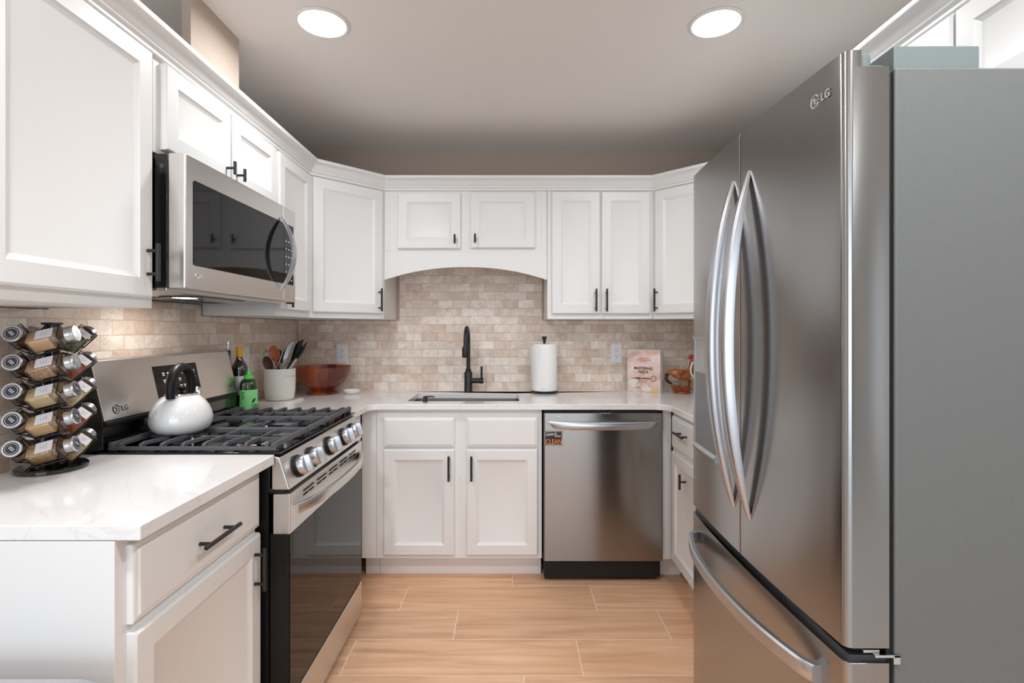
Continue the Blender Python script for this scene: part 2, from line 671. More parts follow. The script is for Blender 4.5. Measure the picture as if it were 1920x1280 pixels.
def copy_tree(o, parent=None):
    c = o.copy()
    C.objects.link(c)
    if parent is not None:
        c.parent = parent
    for ch in list(o.children):
        copy_tree(ch, c)
    return c


def text(name, body, size, mat, parent, matrix, extrude=0.0004, align='LEFT', squash=1.0, shear=0.0, spacing=1.0, bold=0.0):
    """lettering as a mesh; matrix maps text plane (x right, y up, z out) into the parent's space"""
    cu = bpy.data.curves.new(name, 'FONT')
    cu.body = body
    cu.size = size
    cu.extrude = extrude
    cu.align_x = align
    cu.shear = shear
    cu.space_character = spacing
    cu.offset = bold
    cu.resolution_u = 3
    t = bpy.data.objects.new(name, cu)
    C.objects.link(t)
    dg = bpy.context.evaluated_depsgraph_get()
    me = bpy.data.meshes.new_from_object(t.evaluated_get(dg))
    bpy.data.objects.remove(t, do_unlink=True)
    bpy.data.curves.remove(cu)
    me.transform(Matrix.Diagonal((squash, 1, 1, 1)))
    me.transform(matrix)
    me.materials.clear()
    me.materials.append(mat)
    o = bpy.data.objects.new(name, me)
    C.objects.link(o)
    o.parent = parent
    return o


def frame(origin, xdir, ydir):
    x = Vector(xdir).normalized()
    y = Vector(ydir)
    y = (y - x * y.dot(x)).normalized()
    z = x.cross(y)
    m = Matrix((x, y, z)).transposed().to_4x4()
    m.translation = Vector(origin)
    return m


def logo(parent, origin, xdir, ydir, size, mat, letters=True):
    """round emblem (broken ring, upright stroke, dot) followed by two letters"""
    mb = MB()
    r = size * 0.55
    mb.tube([(r * cos(a), r * sin(a), 0) for a in [radians(20 + 320 * i / 28) for i in range(29)]], size * 0.07, 6)
    mb.cyl((0.0, r * 0.5, 0), (0.0, -r * 0.45, 0), size * 0.06, 6)
    mb.cyl((0.0, -r * 0.45, 0), (r * 0.4, -r * 0.45, 0), size * 0.06, 6)
    mb.cyl((r * 0.45, 0, 0), (r * 1.0, 0, 0), size * 0.06, 6)
    mb.lathe([(0, -0.0005), (size * 0.1, 0), (0, size * 0.05)], 10, (-r * 0.42, r * 0.35, 0))
    m = frame(origin, xdir, ydir)
    e = mb.xf(m).build('logo_emblem', mat, parent)
    if letters:
        ofs = Matrix.Translation((size * 0.85, -size * 0.36, 0))
        text('logo_letters', 'LG', size, mat, parent, m @ ofs, 0.0006, bold=size * 0.01)
    return e


# ------------------------------------------------------------------ room shell
BACK = 3.24
LW, RW = -1.351, 1.435

# floor: 9 x 36 inch wood-look planks laid across the room
mbp = MB()
cols = []
mbg = MB().box(-3.2, 3.2, -3.6, 3.4, -0.05, -0.0006)
PW, PL = 0.2225, 0.9135
offs = {0: 0.01, 1: 0.40, 2: 0.674, 3: 0.273, 4: 0.05, -1: 0.62, -2: 0.25, -3: 0.8}
for row in range(-4, 31):
    y1 = 2.582 + PW * (1 - row)
    y0 = y1 - PW
    if y0 > BACK or y1 < -0.1:
        continue
    ox = offs.get(row, random.random() * PL)
    for k in range(-5, 5):
        x0 = max(-3.2, ox + k * PL)
        x1 = min(3.2, ox + (k + 1) * PL)
        if x1 - x0 < 0.02:
            continue
        if y0 > 0.95 and (x1 < LW - 0.1 or x0 > RW + 0.1):
            continue
        g = 0.0019
        mbp.box(x0 + g, x1 - g, y0 + g, y1 - g, -0.02, 0.0)
        cols += [random.random()] * 6
floor = mbp.build('floor', M['plank'], smooth=False)
floor['kind'] = 'structure'
att = floor.data.color_attributes.new('plank', 'FLOAT_COLOR', 'CORNER')
for p, c in zip(floor.data.polygons, cols):
    for li in p.loop_indices:
        att.data[li].color = (c, c, c, 1)
gf = mbg.build('floor_grout', M['grout'], smooth=False)
gf['kind'] = 'structure'
gf.parent = floor
struct('added_rear_floor', MB().box(-3.2, 3.2, -3.6, -0.1, -0.01, 0.004), pmat('added_pale_carpet', (206, 204, 202), 0.95, noise=0.06, nscale=200), smooth=False)  # unseen floor, made pale to tune the bounce light

struct('ceiling', MB().box(-3.3, 3.3, -3.7, 3.4, CEIL, CEIL + 0.1), M['ceil'], smooth=False)
struct('wall_back', MB().box(LW - 0.1, RW + 0.1, BACK, BACK + 0.1, 0, CEIL), M['wall'], smooth=False)
# the left wall stops low behind the near cabinets; above them a pocket opens as far as the duct chase
mbl = MB().box(LW - 0.1, LW, 1.0, BACK, 0, 1.95)
mbl.box(LW - 0.1, LW, 1.93, BACK, 1.95, CEIL)
struct('wall_left', mbl, M['wall'], smooth=False)
struct('wall_chase', MB().box(-1.085, -1.055, 1.69, 1.93, 2.0, CEIL).box(LW, -1.055, 1.93, 1.99, 2.0, CEIL), M['wall'], smooth=False)
struct('wall_right', MB().box(RW, RW + 0.1, 0.86, BACK, 0, CEIL), M['wall'], smooth=False)
# unseen room behind the camera, invented as a source for daylight and reflections
M['wall2'] = pmat('pale_room_paint', (226, 223, 218), 0.85)
struct('wall_near_right', MB().box(RW, 3.2, 0.76, 0.86, 0, CEIL), M['wall2'], smooth=False)
struct('wall_near_left', MB().box(-3.2, LW - 0.1, 1.9, 2.0, 0, CEIL), M['wall2'], smooth=False)
struct('wall_far_left', MB().box(-3.3, -3.2, -3.6, 1.9, 0, CEIL), M['wall2'], smooth=False)
struct('wall_far_right', MB().box(3.2, 3.3, -3.6, -3.25, 0, CEIL).box(3.2, 3.3, -2.75, 0.76, 0, CEIL).box(3.2, 3.3, -3.25, -2.75, 0, 0.1).box(3.2, 3.3, -3.25, -2.75, 2.2, CEIL), M['wall2'], smooth=False)  # tall opening added for a bright streak on the fridge door
mbr = MB().box(-3.2, -1.9, -3.7, -3.6, 0, CEIL).box(1.72, 3.2, -3.7, -3.6, 0, CEIL).box(1.2, 1.5, -3.7, -3.6, 0, CEIL)
mbr.box(-1.9, 1.2, -3.7, -3.6, 0, 0.3).box(-1.9, 1.2, -3.7, -3.6, 2.28, CEIL).box(1.5, 1.72, -3.7, -3.6, 0, 0.1).box(1.5, 1.72, -3.7, -3.6, 2.1, CEIL)  # includes a narrow slit added for a bright streak on the dishwasher
struct('wall_rear', mbr, M['wall2'], smooth=False)
mbw = MB()
for x in (-1.9, -0.38, 1.14):
    mbw.box(x, x + 0.06, -3.68, -3.62, 0.3, 2.28)
mbw.box(-1.84, -0.38, -3.68, -3.62, 0.3, 0.36).box(-0.32, 1.14, -3.68, -3.62, 0.3, 0.36)
mbw.box(-1.84, -0.38, -3.68, -3.62, 2.22, 2.28).box(-0.32, 1.14, -3.68, -3.62, 2.22, 2.28)
struct('added_window_1', mbw, M['trimw'], smooth=False)  # frame of the invented rear window
struct('added_door_1', MB().box(1.76, 2.66, -3.6, -3.56, 0.0, 2.05), pmat('added_door_paint', (70, 58, 50), 0.5), smooth=False)  # unseen door added as a dark band in the dishwasher reflection

# tile backsplashes
TZ0 = 0.895
mbt = MB().box(LW + 0.010, RW - 0.010, BACK - 0.008, BACK - 0.0005, TZ0, 1.351)
mbt.box(-0.70, 0.20, BACK - 0.008, BACK - 0.0005, 1.351, 1.74)
struct('trim_backsplash_back', mbt, M['tile_x'], smooth=False)
struct('trim_backsplash_left', MB().box(LW + 0.0005, LW + 0.008, 1.01, BACK - 0.009, TZ0, 1.351).box(LW + 0.0005, LW + 0.008, 1.49, 2.225, 1.351, 1.40), M['tile_y'], smooth=False)
struct('trim_backsplash_right', MB().box(RW - 0.008, RW - 0.0005, 1.67, BACK - 0.009, TZ0, 1.351), M['tile_y'], smooth=False)

# ------------------------------------------------------------------ recessed lights
LENSES = [('round recessed ceiling light on the left above the range', -0.69, 1.88),
          ('round recessed ceiling light on the right in front of the fridge top', 0.755, 1.88)]
ADDED_REAR = [(-0.70, 0.38), (0.75, 0.38), (-0.9, -1.9), (1.9, -1.9)]  # unseen extra ceiling lamps, added for light and reflections


def recessed(label, x, y):
    t = thing('recessed_light', label, 'ceiling light', (x, y, CEIL), group='recessed ceiling lights')
    MB().lathe([(0.082, -0.001), (0.096, -0.001), (0.097, -0.004), (0.09, -0.008), (0.084, -0.007), (0.082, -0.001)], 48, cap0=False, cap1=False).build('trim_ring', M['trimw'], t)
    MB().lathe([(0.0, -0.002), (0.083, -0.002), (0.083, -0.0055), (0.0, -0.0065)], 48).build('lens', M['lens'], t)
    area_light('ceiling_area_light', (x, y, CEIL - 0.012), (0, 0, 0), 0.16, 0.16, CAN_POWER, CAN_COLOR, 'DISK', 170)
    return t


for l, x, y in LENSES:
    recessed(l, x, y)
for x, y in ADDED_REAR:
    area_light('ceiling_area_light', (x, y, CEIL - 0.012), (0, 0, 0), 0.16, 0.16, ADDED_REAR_POWER if y > 0 else 7.0, CAN_COLOR, 'DISK', 170)  # added light only, no fixture is built here

# ------------------------------------------------------------------ cabinets
DOOR = [(0, 0.0), (0, -0.015), (0.005, -0.020), (0.052, -0.020), (0.057, -0.016), (0.064, -0.0125), (0.068, -0.0105)]
SLAB = [(0, 0.0), (0, -0.013), (0.004, -0.0155), (0.010, -0.0165), (0.014, -0.020)]
DT = 0.020


def bar_pull(door, x, z, length, axis, y=-DT, posts=True, name='handle'):
    mb = MB()
    r = 0.0055
    so = 0.030
    h = length / 2
    if axis == 'z':
        mb.cyl((x, y - so, z - h), (x, y - so, z + h), r, 12)
        ps = [z - h + 0.02, z + h - 0.02] if posts else [z]
        for q in ps:
            mb.cyl((x, y, q), (x, y - so, q), r * 0.85, 10)
    else:
        mb.cyl((x - h, y - so, z), (x + h, y - so, z), r, 12)
        ps = [x - h + 0.025, x + h - 0.025] if posts else [x]
        for q in ps:
            mb.cyl((q, y, z), (q, y - so, z), r * 0.85, 10)
    return mb.build(name, M['blk'], door, bevel=0.0008)


def cabinet(name, label, loc, rotz, w, depth, z0, z1, fronts, base=False, plan=None, group=None, toe=True, end_panel=False):
    """local frame: front faces -Y at y=0, x centred; fronts = [(kind,x0,x1,z0,z1,handle)]"""
    t = thing(name, label, 'cabinet', loc, rotz, group)
    mb = MB()
    h = w / 2
    if plan:
        mb.prism(plan, z0, z1)
    elif base:
        zb = 0.115
        mb.box(-h, h, 0.0, 0.02, zb, z1)
        mb.box(-h, -h + 0.018, 0.02, depth, zb, z1)
        mb.box(h - 0.018, h, 0.02, depth, zb, z1)
        mb.box(-h + 0.018, h - 0.018, 0.02, depth, zb, zb + 0.018)
        mb.box(-h + 0.018, h - 0.018, depth - 0.012, depth, zb + 0.018, z1)
    else:
        mb.box(-h, h, 0.0, depth, z0, z1)
    mb.build('body', M['cab'], t, bevel=0.0012)
    if base and toe:
        MB().box(-h, h, 0.075, 0.090, 0.0, 0.115).build('toe_kick', M['cab'], t, bevel=0.001)
    for kind, x0, x1, a, b, hd in fronts:
        d = MB().panel(x0, x1, a, b, DOOR if kind == 'door' else SLAB).build(kind, M['cab'], t, bevel=0.0008)
        if hd:
            bar_pull(d, *hd[:4], posts=hd[4] if len(hd) > 4 else True)
    return t


Q = pi / 2
CT0 = 0.884                                  # underside of the counters
# --- base cabinets
# near left: drawer over door; local x runs along +Y
NB = 1.275
t = cabinet('base_cabinet', 'white base cabinet under the near left counter with one drawer over one door', (-0.748 - DT, NB, 0), Q,
            0.530, 0.575, 0, CT0 - 0.001,
            [('drawer', -0.253, 0.262, 0.704, 0.863, (0.01, 0.777, 0.155, 'x')),
             ('door', -0.253, 0.262, 0.140, 0.685, (0.222, 0.592, 0.125, 'z'))], base=True)
MB().box(-0.2845, -0.265, -0.002, 0.575, 0.0, CT0 - 0.001).build('end_panel', M['cab'], t, bevel=0.001)
# narrow one beyond the range
cabinet('base_cabinet', 'narrow white base cabinet between the range and the sink corner', (-0.748 - DT, 2.475, 0), Q,
        0.30, 0.575, 0, CT0 - 0.001,
        [('drawer', -0.145, 0.085, 0.704, 0.863, (-0.06, 0.795, 0.12, 'x')),
         ('door', -0.145, 0.085, 0.140, 0.685, (-0.11, 0.592, 0.125, 'z'))], base=True)
# sink base
FB = 2.640
cabinet('sink_cabinet', 'white sink base cabinet with two false drawer fronts over two doors', (-0.264, FB, 0), 0,
        0.852, 0.585, 0, CT0 - 0.001,
        [('drawer', -0.386, -0.023, 0.691, 0.844, None), ('drawer', 0.039, 0.404, 0.691, 0.844, None),
         ('door', -0.386, -0.023, 0.137, 0.679, (-0.049, 0.588, 0.127, 'z')),
         ('door', 0.039, 0.404, 0.137, 0.679, (0.066, 0.588, 0.127, 'z'))], base=True)
# left corner filler carried by the sink run
MB().box(-0.766, -0.6915, FB, FB + 0.02, 0.115, CT0 - 0.001).box(-0.766, -0.6915, FB + 0.075, FB + 0.09, 0.0, 0.115).build('corner_filler', M['cab'], bevel=0.001)
tag(bpy.data.objects['corner_filler'], 'narrow white filler strip in the left base corner beside the sink cabinet', 'filler')
# right base cabinet behind the fridge; local x runs along -Y
cabinet('base_cabinet', 'white base cabinet at the right between the dishwasher and the fridge', (0.828, 2.140, 0), -Q,
        0.93, 0.585, 0, CT0 - 0.001,
        [('drawer', -0.435, -0.02, 0.704, 0.863, (-0.245, 0.800, 0.13, 'x')),
         ('door', -0.435, -0.02, 0.140, 0.685, (-0.215, 0.592, 0.07, 'z', False)),
         ('drawer', 0.02, 0.435, 0.704, 0.863, (0.22, 0.800, 0.13, 'x')),
         ('door', 0.02, 0.435, 0.140, 0.685, (0.06, 0.592, 0.125, 'z'))], base=True)
MB().box(0.782, 0.826, FB - 0.01, FB + 0.01, 0.115, CT0 - 0.001).box(0.782, 0.900, FB + 0.065, FB + 0.08, 0.0, 0.115).build('corner_filler', M['cab'], bevel=0.001)
tag(bpy.data.objects['corner_filler.001'], 'narrow white filler strip right of the dishwasher', 'filler')

# --- wall cabinets
UZ0, UZ1 = 1.354, 2.110
DZ0, DZ1 = 1.383, 2.076
UF = -1.010 - DT
cabinet('wall_cabinet', 'large white wall cabinet nearest on the left above the spice rack', (UF, 1.209, 0), Q,
        0.525, 0.318, UZ0, UZ1, [('door', -0.237, 0.240, DZ0, DZ1, (0.215, 1.480, 0.105, 'z'))])
cabinet('wall_cabinet', 'short white two-door wall cabinet above the microwave', (UF, 1.856, 0), Q,
        0.762, 0.318, 1.806, UZ1,
        [('door', -0.351, -0.004, 1.822, DZ1, (-0.034, 1.868, 0.046, 'z', False)),
         ('door', 0.012, 0.361, 1.822, DZ1, (0.034, 1.862, 0.046, 'z', False))])
cabinet('wall_cabinet', 'narrow white wall cabinet just past the microwave', (UF, 2.4245, 0), Q,
        0.371, 0.318, UZ0, UZ1, [('door', -0.180, 0.172, DZ0, DZ1, (-0.115, 1.457, 0.128, 'z'))])
A, B = Vector((-0.72, 2.92)), Vector((-1.03, 2.61))


def to_local(p, o, r):
    d = Vector(p) - Vector(o)
    return (d.x * cos(-r) - d.y * sin(-r), d.x * sin(-r) + d.y * cos(-r))


mid = (A + B) / 2
hw = (A - B).length / 2
plan = [to_local(p, mid, pi / 4) for p in (tuple(B), tuple(A), (-0.72, BACK - 0.0005), (LW + 0.0005, BACK - 0.0005), (LW + 0.0005, 2.61))]
cabinet('wall_cabinet', 'diagonal white corner wall cabinet on the left above the utensil crock', (mid.x, mid.y, 0), pi / 4,
        2 * hw, 0, UZ0, UZ1, [('door', -hw + 0.018, hw - 0.018, DZ0, DZ1, (hw - 0.045, 1.459, 0.128, 'z'))], plan=plan)
C1, D1 = Vector((0.815, 2.92)), Vector((1.115, 2.62))
mid = (C1 + D1) / 2
hw = (C1 - D1).length / 2
plan = [to_local(p, mid, -pi / 4) for p in (tuple(C1), tuple(D1), (RW - 0.0005, 2.62), (RW - 0.0005, BACK - 0.0005), (0.815, BACK - 0.0005))]
cabinet('wall_cabinet', 'diagonal white corner wall cabinet on the right above the rooster', (mid.x, mid.y, 0), -pi / 4,
        2 * hw, 0, UZ0, UZ1, [('door', -hw + 0.018, hw - 0.018, DZ0, DZ1, (-hw + 0.035, 1.459, 0.128, 'z'))], plan=plan)
UB = 2.92
UD = BACK - UB - 0.0005
t = cabinet('wall_cabinet', 'white two-door wall cabinet over the sink with an arched valance', (-0.255, UB, 0), 0,
            0.928, UD, 1.735, UZ1,
            [('door', -0.385, -0.026, 1.752, 2.069, (-0.058, 1.802, 0.052, 'z', False)),
             ('door', 0.028, 0.394, 1.756, 2.073, (0.056, 1.806, 0.052, 'z', False))])
pts = [(-0.464, 1.735), (-0.464, 1.577)]
for i in range(33):
    u = -1 + 2 * i / 32
    # shallow segmental arch springing from the short square ends
    zz = 1.577 + 0.073 * (1 - abs(u) ** 2.15)
    pts.append((u * 0.462, zz))
pts += [(0.464, 1.577), (0.464, 1.735)]
MB().prism(pts, 0.0, 0.02, axis='y').build('valance', M['cab'], t, bevel=0.001)
for s in (-1, 1):
    MB().box(s * 0.446 - 0.013, s * 0.446 + 0.013, -0.003, 0.0, 1.742, 2.08).build('pilaster', M['cab'], t, bevel=0.001)
cabinet('wall_cabinet', 'white two-door wall cabinet right of the arched valance', (0.5125, UB, 0), 0,
        0.603, UD, UZ0, UZ1,
        [('door', -0.278, -0.0045, DZ0, DZ1, (-0.030, 1.459, 0.128, 'z')),
         ('door', 0.0045, 0.280, DZ0, DZ1, (0.030, 1.459, 0.128, 'z'))])
# over the fridge, on the right wall; local x runs along -Y
cabinet('wall_cabinet', 'white two-door wall cabinet above the fridge', (1.110, 1.262, 0), -Q,
        0.80, 0.3245, 1.815, UZ1,
        [('door', -0.385, -0.004, 1.832, DZ1, (-0.035, 1.868, 0.046, 'z', False)),
         ('door', 0.004, 0.385, 1.832, DZ1, (0.035, 1.868, 0.046, 'z', False))])
cabinet('wall_cabinet', 'white wall cabinet on the right wall hidden behind the fridge top', (1.110, 2.141, 0), -Q,
        0.950, 0.3245, UZ0, UZ1,
        [('door', -0.455, -0.004, DZ0, DZ1, (-0.03, 1.459, 0.128, 'z')),
         ('door', 0.004, 0.455, DZ0, DZ1, (0.03, 1.459, 0.128, 'z'))])

# --- crown moulding swept round the tops
path = [Vector(p) for p in ((UF, 0.946), (-1.03, 2.61), (-0.72, 2.92), (0.815, 2.92), (1.115, 2.62), (1.110, 0.862))]
prof = [(0.0005, 2.083), (0.010, 2.083), (0.012, 2.086), (0.012, 2.093), (0.016, 2.097), (0.020, 2.101), (0.021, 2.106), (0.026, 2.111), (0.030, 2.120),
        (0.037, 2.130), (0.046, 2.138), (0.055, 2.142), (0.056, 2.146), (0.056, 2.157), (0.0005, 2.157)]
rings = []
for i, p in enumerate(path):
    ns = []
    if i > 0:
        d = (path[i] - path[i - 1]).normalized()
        ns.append(Vector((d.y, -d.x)))
    if i < len(path) - 1:
        d = (path[i + 1] - path[i]).normalized()
        ns.append(Vector((d.y, -d.x)))
    n = sum(ns, Vector((0, 0)))
    n = n / n.length
    k = 1.0 / n.dot(ns[0])
    rings.append([(p.x + n.x * o * k, p.y + n.y * o * k, z) for o, z in prof])
o = MB().loft(rings).build('crown_molding', M['cab'], angle=25)
tag(o, 'white crown molding running along the tops of all wall cabinets', 'molding')

# ------------------------------------------------------------------ countertops


def arc(cx, cy, r, a0, a1, n=8):
    return [(cx + r * cos(radians(a0 + (a1 - a0) * i / n)), cy + r * sin(radians(a0 + (a1 - a0) * i / n))) for i in range(n + 1)]


def rrect(x0, x1, y0, y1, r, n=6):
    return arc(x1 - r, y0 + r, r, -90, 0, n) + arc(x1 - r, y1 - r, r, 0, 90, n) + arc(x0 + r, y1 - r, r, 90, 180, n) + arc(x0 + r, y0 + r, r, 180, 270, n)


o = MB().box(LW + 0.0081, -0.716, 0.990, 1.5545, CT0, 0.914).build('countertop', M['quartz'], bevel=0.003)
tag(o, 'white quartz countertop piece nearest on the left under the spice rack', 'countertop')
CF = 2.607
outer = [(LW + 0.0081, 2.3195), (-0.716, 2.3195)]
outer += arc(-0.716 + 0.05, CF - 0.05, 0.05, 180, 90, 8)
outer += arc(0.80 - 0.075, CF - 0.075, 0.075, 90, 0, 10)
outer += [(0.80, 1.668), (RW - 0.0081, 1.668), (RW - 0.0081, BACK - 0.0081), (LW + 0.0081, BACK - 0.0081)]
hole = rrect(-0.550, 0.047, 2.712, 3.045, 0.025)
o = MB().prism(outer, CT0, 0.914, hole[::-1]).build('countertop', M['quartz'], bevel=0.003)
tag(o, 'long white quartz countertop around the sink from the range to the fridge', 'countertop')

# ------------------------------------------------------------------ sink, faucet, soap pump
t = thing('sink', 'undermount stainless sink set in the back countertop', 'sink', (-0.2515, 2.8785, 0.69))


def rr3(hx, hy, r, z, n=5):
    return [(p[0], p[1], z) for p in rrect(-hx, hx, -hy, hy, r, n)]


hx, hy = 0.303, 0.171
mb = MB()
mb.loft([rr3(hx + 0.018, hy + 0.018, 0.04, 0.193), rr3(hx, hy, 0.03, 0.193), rr3(hx, hy, 0.03, 0.185), rr3(hx - 0.004, hy - 0.004, 0.03, 0.04), rr3(hx - 0.03, hy - 0.03, 0.03, 0.012),
         rr3(0.05, 0.05, 0.045, 0.006)], cap0=False)
mb.build('basin', M['sinkst'], t)
MB().lathe([(0.0, 0.0065), (0.03, 0.0065), (0.042, 0.009), (0.045, 0.0075)], 24, cap0=False, cap1=False).build('drain', M['chrome'], t)

t = thing('faucet', 'matte black gooseneck kitchen faucet behind the sink', 'faucet', (-0.257, 3.125, 0.914))
MB().lathe([(0.0, 0), (0.0255, 0), (0.0255, 0.003), (0.0245, 0.005), (0.0245, 0.118), (0.023, 0.121), (0.0, 0.121)], 28).build('base', M['blk'], t)
pth = [(0, 0, 0.12), (0, 0, 0.29)]
R = 0.098
for i in range(1, 15):
    a = pi * i / 14
    pth.append((0.0, -R + R * cos(a), 0.29 + R * 1.02 * sin(a)))
pth += [(0.0, -2 * R, 0.275)]
mb = MB().tube(pth, 0.012, 14)
mb.lathe([(0.0, 0.119), (0.0175, 0.119), (0.0175, 0.138), (0.0125, 0.141), (0, 0.141)], 20)
mb.build('neck', M['blk'], t)
MB().lathe([(0.0, 0.286), (0.0135, 0.286), (0.014, 0.282), (0.0195, 0.27), (0.0195, 0.222), (0.018, 0.219), (0.0, 0.219)], 22, (0.0, -2 * R, 0)).build('spray_head', M['blk'], t)
mb = MB().cyl((0.02, 0, 0.068), (0.068, 0, 0.068), 0.0155, 18).cyl((0.068, 0, 0.068), (0.092, 0, 0.068), 0.0175, 18)
mb.build('handle_stem', M['blk'], t)
MB().cyl((0.081, 0, 0.08), (0.081, 0, 0.155), 0.0068, 12).build('lever', M['blk'], t)

t = thing('soap_pump', 'small black soap pump at the front left corner of the sink', 'soap dispenser', (-0.447, 2.690, 0.914))
MB().lathe([(0.0, 0), (0.013, 0), (0.013, 0.004), (0.0115, 0.006), (0.0115, 0.028), (0.010, 0.030), (0.0, 0.030)], 18).build('head', M['blk'], t)
MB().tube([(0.008, 0.002, 0.026), (0.025, 0.006, 0.0275), (0.04, 0.01, 0.026), (0.046, 0.012, 0.021)], [0.005, 0.004, 0.0035, 0.003], 8).build('spout', M['blk'], t)

# ------------------------------------------------------------------ dishwasher
t = thing('dishwasher', 'stainless dishwasher right of the sink cabinet', 'dishwasher', (0.472, 2.600, 0))
MB().box(-0.298, 0.298, 0.036, 0.58, 0.02, 0.870).build('tub', M['gap'], t)
mb = MB().prism(rrect(-0.302, 0.302, 0.0, 0.034, 0.006, 3), 0.118, 0.869)
mb.build('door', M['steel'], t, bevel=0.001)
MB().box(-0.300, 0.300, 0.012, 0.034, 0.8695, 0.8805).build('top_gap', M['gap'], t)
MB().box(-0.296, 0.285, 0.055, 0.075, 0.002, 0.1165).build('kick_plate', M['blkgl'], t, bevel=0.001)
for x in (-0.262, 0.252):
    MB().cyl((x, 0.0555, 0.085), (x, 0.051, 0.085), 0.006, 10).build('screw', M['chrome'], t)
# bowed pocket handle
rings = []
for i in range(25):
    u = -1 + 2 * i / 24
    x = 0.276 * u
    b = 0.040 * (1 - abs(u) ** 2.4) + 0.002
    lo = 0.790 if abs(u) < 0.9 else 0.790 + (abs(u) - 0.9) / 0.1 * 0.028
    rings.append([(x, 0.0, 0.828), (x, -b, 0.828), (x, -b - 0.004, 0.822), (x, -b - 0.004, lo + 0.004), (x, -b, lo), (x, 0.0, lo + 0.004)])
MB().loft(rings).build('handle', M['steel_lt'], t, angle=50)
logo(t, (-0.245, -0.0005, 0.853), (1, 0, 0), (0, 0, 1), 0.014, M['logo'])
# magnet sign
t = thing('magnet_sign', 'black magnet reading Come in we\'re CLEAN on the dishwasher door', 'magnet', (0.218, 2.599, 0.742))
MB().box(-0.046, 0.046, -0.0022, 0, -0.036, 0.036).build('plate', M['signblk'], t)
mb = MB()
for a, b, c, d in ((-0.044, 0.044, 0.0325, 0.034), (-0.044, 0.044, -0.034, -0.0325), (-0.044, -0.0425, -0.034, 0.034), (0.0425, 0.044, -0.034, 0.034)):
    mb.box(a, b, -0.0027, -0.002, c, d)
mb.build('border', M['whiteink'], t)
F = lambda x, z, y=-0.0026: frame((x, y, z), (1, 0, 0), (0, 0, 1))
text('sign_script', 'Come in', 0.019, M['whiteink'], t, F(-0.040, 0.012) @ Matrix.Rotation(radians(6), 4, 'Z'), 0.0003, shear=0.35, squash=0.85, bold=0.0003)
text('sign_small', "WE'RE", 0.0155, M['whiteink'], t, F(0.006, 0.006), 0.0003, squash=0.72)
text('sign_word', 'CLEAN', 0.0345, M['orange'], t, F(-0.0405, -0.0285), 0.0003, squash=0.78, bold=0.0003)

# ------------------------------------------------------------------ range
RY0, RY1 = 1.560, 2.316
t = thing('gas_range', 'stainless gas range with black oven glass and cast iron grates', 'stove', (-1.0, 1.938, 0))
ox, oy = -1.0, 1.938
Lm = Matrix.Translation((-ox, -oy, 0))


def rb(mb, name, mat, parent=None, **k):
    return mb.xf(Lm).build(name, mat, parent or t, **k)


rb(MB().box(-1.335, -0.738, RY0, RY1, 0.03, 0.90), 'body', M['blkplast'], bevel=0.002)
rb(MB().box(-0.739, -0.722, RY0 - 0.003, RY1 + 0.003, 0.80, 0.913).box(-1.26, -0.70, RY0 - 0.003, RY1 + 0.003, 0.9145, 0.9190).box(-1.25, -0.722, RY0, RY1, 0.90, 0.9145), 'cooktop', M['blkgl'], bevel=0.002)
# front rim with dark slots
for k in range(4):
    a = RY0 + 0.06 + k * 0.175
    rb(MB().box(-0.7005, -0.6985, a, a + 0.11, 0.9155, 0.9182), 'rim_slot', M['iron'])
# sloping control fascia
y0, y1 = RY0 - 0.003, RY1 + 0.003
mb = MB().hexa([(-0.735, y0, 0.805), (-0.671, y0, 0.805), (-0.671, y1, 0.805), (-0.735, y1, 0.805)],
               [(-0.735, y0, 0.912), (-0.702, y0, 0.903), (-0.702, y1, 0.903), (-0.735, y1, 0.912)])
fas = rb(mb, 'control_fascia', M['steel_rg'], bevel=0.004, seg=3)
# knobs on the slope
sd = Vector((-0.671 + 0.702, 0, 0.805 - 0.903)).normalized()     # down the slope
nn = Vector((0.098, 0, 0.031)).normalized()                        # out of the slope
for kd in (1.652, 1.765, 1.938, 2.100, 2.212):
    pc = Vector((-0.6865, kd, 0.853))
    m = frame(pc, (0, 1, 0), -sd)
    kb = MB().lathe([(0.0, 0.0), (0.036, 0.0), (0.036, 0.008), (0.034, 0.010), (0.0, 0.010)], 28).xf(m)
    kn = rb(kb, 'knob', M['blkplast'], fas)
    kb = MB().lathe([(0.0, 0.010), (0.031, 0.010), (0.031, 0.026), (0.0285, 0.031), (0.0, 0.031)], 28)
    kb.loft([[(x, y, 0.030) for x, y in rrect(-0.0085, 0.0085, -0.029, 0.029, 0.004, 3)], [(x, y, 0.047) for x, y in rrect(-0.006, 0.006, -0.027, 0.027, 0.004, 3)]])
    rb(kb.xf(m), 'knob_cap', M['steel_lt'], kn)
# oven door
rb(MB().box(-0.738, -0.690, RY0 + 0.004, RY1 - 0.004, 0.792, 0.806), 'vent_gap', M['gap'])
door = rb(MB().box(-0.735, -0.6755, RY0 + 0.002, RY1 - 0.002, 0.163, 0.670), 'oven_door', M['blkplast'], bevel=0.003)
rb(MB().box(-0.6757, -0.6725, RY0 + 0.003, RY1 - 0.003, 0.165, 0.668), 'window_glass', M['ovenglass'], door, bevel=0.001)
rb(MB().box(-0.725, -0.6715, RY0 + 0.001, RY1 - 0.001, 0.6685, 0.7915), 'door_band', M['steel_rg'], door, bevel=0.003)
mb = MB()
for k in range(5):
    a = RY0 + 0.10 + k * 0.118
    mb.box(-0.6720, -0.6708, a, a + 0.088, 0.768, 0.774)
    mb.box(-0.6720, -0.6708, a, a + 0.040, 0.754, 0.760)
    mb.box(-0.6720, -0.6708, a + 0.048, a + 0.088, 0.754, 0.760)
rb(mb, 'vent_slots', M['gap'], door)
rings = []
